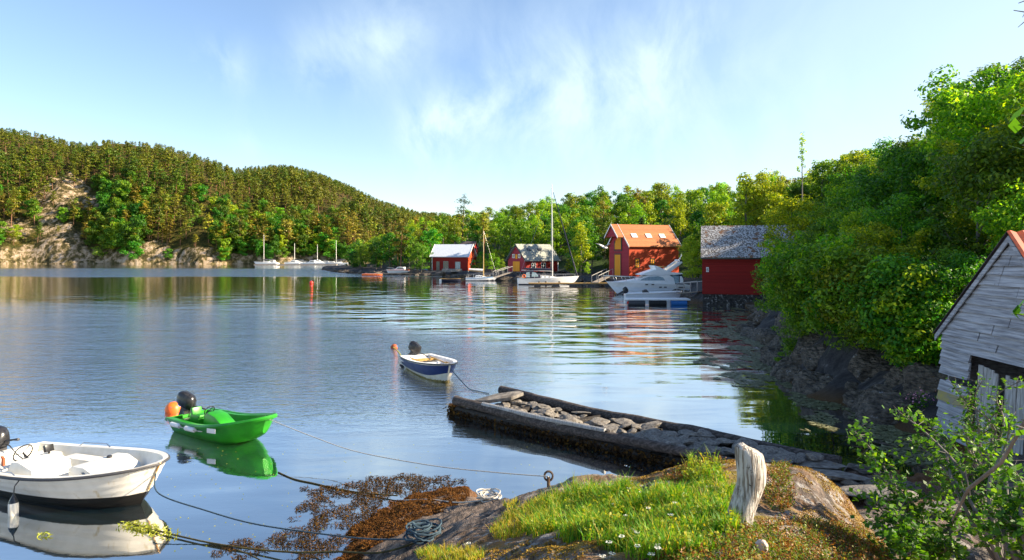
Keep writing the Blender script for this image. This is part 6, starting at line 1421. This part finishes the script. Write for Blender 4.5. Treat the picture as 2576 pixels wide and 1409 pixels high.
wsel_ = green & notst & (den < .035) & (nz2 > -.2); Pw = P_[wsel_]; k = len(Pw); Cw = np.repeat(Pw, 6, 0) + rg_.normal(0, .016, (k * 6, 3)) + np.stack([np.zeros(k * 6), np.zeros(k * 6), rg_.uniform(.03, .14, k * 6)], 1)
me = npmesh('wild_plants', leafquads(Cw, len(Cw), .032, rg_, .5, aspect=.6), qf(len(Cw)), LM['yellow']); tag(link('wild_plants', me), 'small broad-leaved weeds growing through the green grass', 'plants', kind='stuff')
# sprigs: short curved stems with tiny leaves
ms = mossy & notst & (den < .16); Pm = P_[ms]; k = len(Pm)
rep = 7; Cc = np.repeat(Pm, rep, 0); dirn = rg_.normal(size=(k, 3)) * [.6, .6, .2] + [0, 0, 1.0]; dirn /= np.linalg.norm(dirn, axis=1)[:, None]
Cc = Cc + np.repeat(dirn, rep, 0) * (np.tile(np.linspace(.15, 1, rep), k) * np.repeat(rg_.uniform(.03, .10, k), rep))[:, None] + rg_.normal(0, .005, (k * rep, 3))
mi = np.repeat((rg_.uniform(size=k) < .5 + .35 * nz2[ms]).astype(int), rep)
me = npmesh('low_shrubs', leafquads(Cc, len(Cc), .022, rg_, .3, aspect=.45), qf(len(Cc)), [smat, bmat], mi); tag(link('low_shrubs', me), 'low brown and green heathery ground cover at the bottom right', 'ground cover', kind='stuff')
# moss cushions all over the orange parts
mc = (((ell(1740, 1175, 150, 30, R(-14)) < edge) | (ell(1400, 1380, 190, 36, R(-12)) < edge) | (ell(2040, 1210, 90, 26, R(22)) < edge) | (ell(2120, 1300, 46, 110, R(-25)) < edge) | (ell(2060, 1290, 50, 46) < edge * .8) | (ell(1210, 1395, 60, 20) < edge)) & (den < .5) & ~green & (nz2 > -.2)); Pm = P_[mc]
me = npmesh('moss', leafquads(Pm + [0, 0, .012], len(Pm), .02, rg_, .5, aspect=.6), qf(len(Pm)), leafmat('orange_moss', (.16, .08, .01), (.34, .2, .015), (.42, .3, .03), trans=.1, ovar=0)); tag(link('moss', me), 'orange-yellow moss on the crest of the rock', 'moss', kind='stuff')
# small white flowers
fm = srf('white_petals', (.85, .85, .75), scale=9, rough=.6); n_ = 0
def flower(seed, hgt):
    g2 = np.random.default_rng(seed); mb = MB(); mb.tube([(0, 0, 0), (.01, 0, hgt * .6), (.015, .01, hgt)], .0025, 4, mi=0)
    tops = []
    for k in range(6): a = k * 1.05; q = (.015 + .028 * math.cos(a), .01 + .028 * math.sin(a), hgt + .015); mb.tube([(.013, .008, hgt * .85), q], .0015, 3, mi=0); tops.append(q)
    r_ = mb.build('flowering_plant', MT['greenstem'], None)
    C_ = np.concatenate([np.array(q) + g2.normal(0, .007, (9, 3)) * [1, 1, .4] for q in tops]); link('flower_head', npmesh('flower_head', leafquads(C_, len(C_), .012, g2, 1, aspect=.9), qf(len(C_)), fm), r_); return r_
MT['greenstem'] = srf('green_stem', (.08, .16, .03), scale=9, rough=.7)
fl_ = [flower(s, h0) for s, h0 in ((1, .14), (2, .19), (3, .11))]; fu = set()
fpx = [(1580,1225),(1700,1275),(1590,1330),(1610,1235),(1630,1290),(1660,1250),(1540,1400),(1560,1372),(1640,1400),(1660,1385),(1530,1385),(1500,1230),(1545,1268),(1605,1360),(1650,1330),(1720,1240),(1690,1310),(1625,1262),(1570,1300),(1655,1404),(1520,1406),(1745,1290),(1600,1395),(1180,1360)]
for k, (px, py) in enumerate(fpx):
    zt = 2.2
    for _ in range(6): q = at(px, py + 25, zt); zt = float(hnear(q.x, q.y)[0])
    f = fl_[k % 3]; o2 = f if k % 3 not in fu else copy_tree(f); fu.add(k % 3); o2.location = (q.x, q.y, zt); o2.rotation_euler = (0, 0, k * 1.7); o2.scale = (.6,) * 3; tag(o2, 'tiny white flower head on a thin stem in the green grass', 'flower', 'white flowers in the grass')
p = at(1915, 1400, 2.6); q = rockmesh(199, .8); rock_obj('stone', q, (p.x, p.y, float(hnear(p.x, p.y)[0]) + .03), (.045, .045, .06), (0, .3, 0), srf('pale_pink_stone', (.6, .48, .4), (.45, .34, .28), scale=20, rough=.8), 'small pale pinkish stone among the ground cover at the bottom', 'stone')

# ---------------------------------------------------------------- seaweed and floating algae
W_ = 200000; wx, wy = rg_.uniform(-5.2, 1.2, W_), rg_.uniform(8.5, 15.5, W_); wz = hnear(wx, wy); wz0 = hn0(wx, wy); PX, PY = project(wx, wy, np.maximum(wz, 0))
nn = fbm(n3(wx * 1.2, wy * 1.2), 4, 55); n2_ = fbm(n3(wx * 4, wy * 4), 3, 56)
edge = 1 + .5 * nn + .4 * n2_
wsel = ((ell(960, 1225, 180, 28, R(-3)) < edge * .8) | (ell(820, 1310, 160, 55, R(-32)) < edge) | (ell(700, 1385, 190, 50, R(-14)) < edge) | (ell(1050, 1215, 110, 16) < edge)) & (n2_ > -.28) & (wz < .05) & (rg_.uniform(size=W_) < .42)
P_ = np.stack([wx, wy, np.full(W_, .012) + rg_.uniform(0, .03, W_)], 1)[wsel]; me = npmesh('seaweed', leafquads(P_, len(P_), .075, rg_, .5, aspect=.17), qf(len(P_)), MT['weed']); tag(link('seaweed', me), 'brown bladder wrack floating in the shallows below the rock', 'seaweed', kind='stuff')
osel = (wz > -.05) & (wz < .26 + .12 * n2_) & (PX > 820) & (PX < 1180) & (nn > -.9); P_ = np.stack([wx, wy, wz + .02], 1)[osel]; me = npmesh('seaweed', leafquads(P_, len(P_), .06, rg_, .4, aspect=.22), qf(len(P_)), MT['orangeweed']); tag(link('seaweed', me), 'orange-brown wrack clinging to the tide line of the rock', 'seaweed', kind='stuff')
C = []
for (px, py, n_, s_) in [(350, 1325, 130, 24), (380, 1332, 140, 22), (420, 1343, 60, 24), (330, 1318, 60, 14), (105, 1345, 20, 14)]:
    for _ in range(n_): q = at(px + rg_.normal(0, s_), py + rg_.normal(0, s_ * .18), .02); C.append((q.x, q.y, rg_.uniform(.005, .05)))
C = np.array(C); me = npmesh('green_weed', leafquads(C, len(C), .09, rg_, .2, aspect=.22), qf(len(C)), MT['greenweed']); tag(link('green_weed', me), 'clump of yellow-green weed caught on the rope at the bow of the white motorboat', 'seaweed', kind='stuff')
# floating leaves and bits
C = []
for _ in range(260):
    px, py = rg_.uniform(420, 1500), rg_.uniform(1110, 1400); q = at(px, py); 
    if hnear(q.x, q.y)[0] < -.02: C.append((q.x, q.y, .006))
C = np.array(C); me = npmesh('floating_leaves', leafquads(C, len(C), .035, rg_, 6, aspect=.6), qf(len(C)), MT['greenweed']); tag(link('floating_leaves', me), 'scattered yellow bits of leaf floating on the calm near water', 'leaves', kind='stuff')
# algae mat along the right-hand rocks
A_ = 170000; ax, ay = rg_.uniform(5.5, 19, A_), rg_.uniform(14.5, 58, A_); dA = -sdist(ax, ay); nn = fbm(n3(ax * .5, ay * .5), 4, 61); n2_ = fbm(n3(ax * 2.2, ay * 1.3), 3, 62)
asel = (dA > -.3) & (dA < np.where(ay < 30, 1.9, 3.6) + 1.5 * nn) & (n2_ > -.55 + .25 * np.clip(dA, 0, 4)) & (rg_.uniform(size=A_) < np.clip(34 / ay, .45, 1)); P_ = np.stack([ax, ay, np.full(A_, .008) + rg_.uniform(0, .01, A_)], 1)[asel]
me = npmesh('floating_algae', leafquads(P_, len(P_), .17, rg_, 5, aspect=.4), qf(len(P_)), MT['algae']); tag(link('floating_algae', me), 'olive mat of floating weed along the foot of the right-hand rocks', 'algae', kind='stuff')
print('algae', len(P_), 'grass', gsel.sum(), ysel.sum(), 'moss', mc.sum(), 'weed', wsel.sum(), osel.sum())

# ---------------------------------------------------------------- young birches in front of the barn
def sapling(seed, base, tips, label, lsize=.045, per=26, spread=.10, trunk=.02):
    """branches run from the base to given tips; leaves sit on side twigs along their outer part"""
    g2 = np.random.default_rng(seed); base = Vector(base); r_ = thing('young_birch', base, 0, label, 'sapling'); mb = MB(); C_ = []
    for tip in tips:
        tip = Vector(tip) - base; m1 = tip * .35 + Vector((g2.normal(0, .06), g2.normal(0, .06), tip.length * .14)); m2 = tip * .7 + Vector((g2.normal(0, .05), g2.normal(0, .05), tip.length * .1))
        P = [Vector((0, 0, -.1)), m1, m2, tip]; pts = []
        for i in range(3):
            a, b, c, d = P[max(i - 1, 0)], P[i], P[i + 1], P[min(i + 2, 3)]
            for k in range(5): t = k / 5; pts.append(.5 * ((2 * b) + (c - a) * t + (2 * a - 5 * b + 4 * c - d) * t * t + (3 * b - a - 3 * c + d) * t ** 3))
        pts.append(tip); n = len(pts); mb.tube(pts, [trunk * (1.05 - i / n) * .8 + .002 for i in range(n)], 6)
        for i in range(4, n):
            for _ in range(3):
                d = Vector(g2.normal(size=3)); d.z = d.z * .5 + .25; d.normalize(); ln = spread * g2.uniform(.6, 2.0); q = pts[i] + d * ln; mb.tube([pts[i], q], [.003, .0015], 3, caps=False)
                for _ in range(int(per * g2.uniform(.3, .8) / 3)): C_.append(pts[i].lerp(q, g2.uniform(.2, 1.1)) + Vector(g2.normal(size=3)) * spread * .22)
    mb.build('stem', MT['greybark'], r_, smooth=True); C_ = np.array([tuple(c) for c in C_]); link('leaves', npmesh('leaves', leafquads(C_, len(C_), lsize, g2, .45, aspect=.7), qf(len(C_)), LM['near']), r_); return r_
def tip(px, py, Y): v = atd(px, py, Y); return (v.x, v.y, v.z)
sapling(1, tip(2330, 1470, 5.6), [tip(2150, 1085, 6.0), tip(2200, 1150, 5.8), tip(2240, 1210, 5.6), tip(2190, 1250, 5.5), tip(2260, 1290, 5.3), tip(2330, 1250, 5.6), tip(2300, 1330, 5.2), tip(2370, 1360, 5.4), tip(2410, 1290, 5.7), tip(2290, 1390, 5.1), tip(2215, 1320, 5.4), tip(2350, 1200, 5.9), tip(2240, 1350, 5.2), tip(2400, 1390, 5.3)], 'leafy young birch at the lower right whose tip points to the jetty end', .048, 36, .095)
sapling(2, tip(2530, 1420, 5.2), [tip(2260, 1035, 6.2), tip(2330, 1060, 6.1), tip(2300, 1110, 6.0), tip(2400, 1130, 5.8), tip(2450, 1180, 5.6), tip(2370, 1160, 5.9), tip(2420, 1080, 5.9), tip(2480, 1130, 5.6), tip(2540, 1060, 5.4)], 'young birch spreading across the foot of the barn wall', .047, 32, .09)
sapling(3, tip(2470, 1180, 6.6), [tip(2395, 965, 6.6), tip(2440, 1000, 6.5), tip(2470, 960, 6.5), tip(2520, 1030, 6.4), tip(2440, 1060, 6.5), tip(2500, 1080, 6.5), tip(2565, 960, 6.3)], 'slender birch shoot standing in front of the barn door', .042, 16, .08, .014)
sapling(4, tip(2600, 1430, 4.6), [tip(2540, 1180, 4.8), tip(2570, 1240, 4.7), tip(2500, 1270, 4.9), tip(2470, 1330, 5.0), tip(2575, 1320, 4.6)], 'birch branch entering from the lower right corner', .052, 36, .09)
mb = MB(); a = Vector(tip(2590, 1040, 3.6)); b = Vector(tip(2395, 1310, 4.6)); mb.tube([a, a.lerp(b, .35) + Vector((.02, 0, -.03)), a.lerp(b, .7) + Vector((-.02, 0, .03)), b], [.009, .011, .012, .005], 7); c = a.lerp(b, .72); mb.tube([c, c + Vector((-.03, 0, .16))], [.006, .003], 5); o2 = mb.build('dead_branch', MT['greybark'], None, smooth=True); tag(o2, 'bare grey dead branch slanting down in front of the barn', 'branch')
# a birch standing just outside the right edge: its branches poke into the frame
g2 = np.random.default_rng(3); tx_, ty_ = 2.75, 2.35; tz_ = float(hnear(tx_, ty_)[0]); cb = thing('birch_tree', (tx_, ty_, tz_), 0, 'close birch at the right edge, only some bright leaves and twig tips in view', 'tree'); bl = cb.location; C_ = []
mb = MB(); mb.tube([(0, 0, -.2), (.05, .02, .9), (0, .05, 1.9), (.08, 0, 2.9), (.05, .05, 4.0)], [.06, .05, .04, .03, .012], 8); mb.build('trunk', MT['greybark'], cb, smooth=True)
for (px, py, Y, bare, h0) in [(2556, 315, 2.3, 0, 1.9), (2568, 290, 2.35, 0, 2.1), (2572, 365, 2.3, 0, 1.8), (2568, 765, 2.2, 0, 1.2), (2560, 790, 2.2, 0, 1.1), (2570, 1055, 2.1, 0, .7), (2556, 1070, 2.15, 0, .7), (2550, 26, 2.5, 1, 2.35), (2562, 8, 2.5, 1, 2.9)]:
    q = Vector(tip(px, py, Y)) - bl; a = Vector((.03, .03, h0)); m_ = a.lerp(q, .55) + Vector((0, .02, .06)); mb = MB(); mb.tube([a, m_, a.lerp(q, .85) + Vector((0, 0, .02)), q], [.012, .007, .004, .0015], 5)
    if bare: mb.tube([a.lerp(q, .8), a.lerp(q, .95) + Vector((.0, 0, .06))], [.003, .001], 4); mb.tube([a.lerp(q, .88), a.lerp(q, .93) + Vector((-.03, .0, -.02)), a.lerp(q, .98) + Vector((.01, .02, -.05))], [.003, .002, .001], 4)
    mb.build('branch', MT['greybark'], cb)
    for _ in range(0 if bare else 2): C_.append(tuple(q + Vector(g2.normal(0, .012, 3))))
    for _ in range(0 if bare else 22): t = g2.uniform(.15, .62); C_.append(tuple(a.lerp(q, t) + Vector(g2.normal(0, .07, 3))))
C_ = np.array(C_); link('crown', npmesh('crown', leafquads(C_, len(C_), .06, g2, .3, aspect=.6), qf(len(C_)), LM['near']), cb)
# pink flowers on the rock left of the barn
C_ = []; G_ = []
for _ in range(60): q = atd(2320 + g2.normal(0, 20), 1000 + g2.normal(0, 12), 17.6); C_.append(tuple(q))
for _ in range(120): q = atd(2320 + g2.normal(0, 22), 1018 + g2.normal(0, 12), 17.6); G_.append(tuple(q))
r_ = thing('flowering_shrub', (0, 0, 0), 0, 'small plant with pink flowers on the dark rock left of the barn', 'plant'); C_ = np.array(C_); G_ = np.array(G_)
link('flowers', npmesh('flowers', leafquads(C_, len(C_), .06, g2, .3, aspect=.8), qf(len(C_)), leafmat('pink_petals', (.5, .2, .4), (.6, .35, .55), trans=.3, ovar=0)), r_); link('leaves', npmesh('leaves', leafquads(G_, len(G_), .09, g2, .3), qf(len(G_)), LM['shore']), r_)
# gull
gl = thing('seagull', atd(1520, 622, 44), R(35), 'white seagull gliding with raised wings left of the tiled house', 'bird')
mb = MB(); mb.M = Matrix.Rotation(R(15), 4, 'Y'); mb.sphere((0, 0, 0), .1, 14, (2.3, .8, .8)); mb.sphere((.24, 0, .03), .05, 10, (1.1, .9, .9)); mb.tube([(.28, 0, .03), (.35, 0, .015)], [.015, .004], 6); mb.prism([(-.2, .0), (-.4, -.01), (-.4, .01), (-.2, .03)], -.06, .06); mb.build('body', MT['whitepaint'], gl, smooth=True)
for sg in (1, -1):
    mb = MB(); pts = [(0, .06, .02), (.06, .25, .13), (.02, .45, .2), (-.12, .68, .24)]; w0_ = [.13, .12, .09, .01]; vs = []
    for (x_, y_, z_), w_ in zip(pts, w0_): vs += [(x_ + w_ * .6, y_ * sg, z_ + .006), (x_ - w_, y_ * sg, z_ + .006), (x_ - w_, y_ * sg, z_ - .006), (x_ + w_ * .6, y_ * sg, z_ - .006)]
    fs = [(4 * i + a_, 4 * i + (a_ + 1) % 4, 4 * i + 4 + (a_ + 1) % 4, 4 * i + 4 + a_) for i in range(3) for a_ in range(4)] + [(0, 1, 2, 3), (15, 14, 13, 12)]; mb.add(vs, fs); mb.build('wing', MT['whitepaint'], gl)
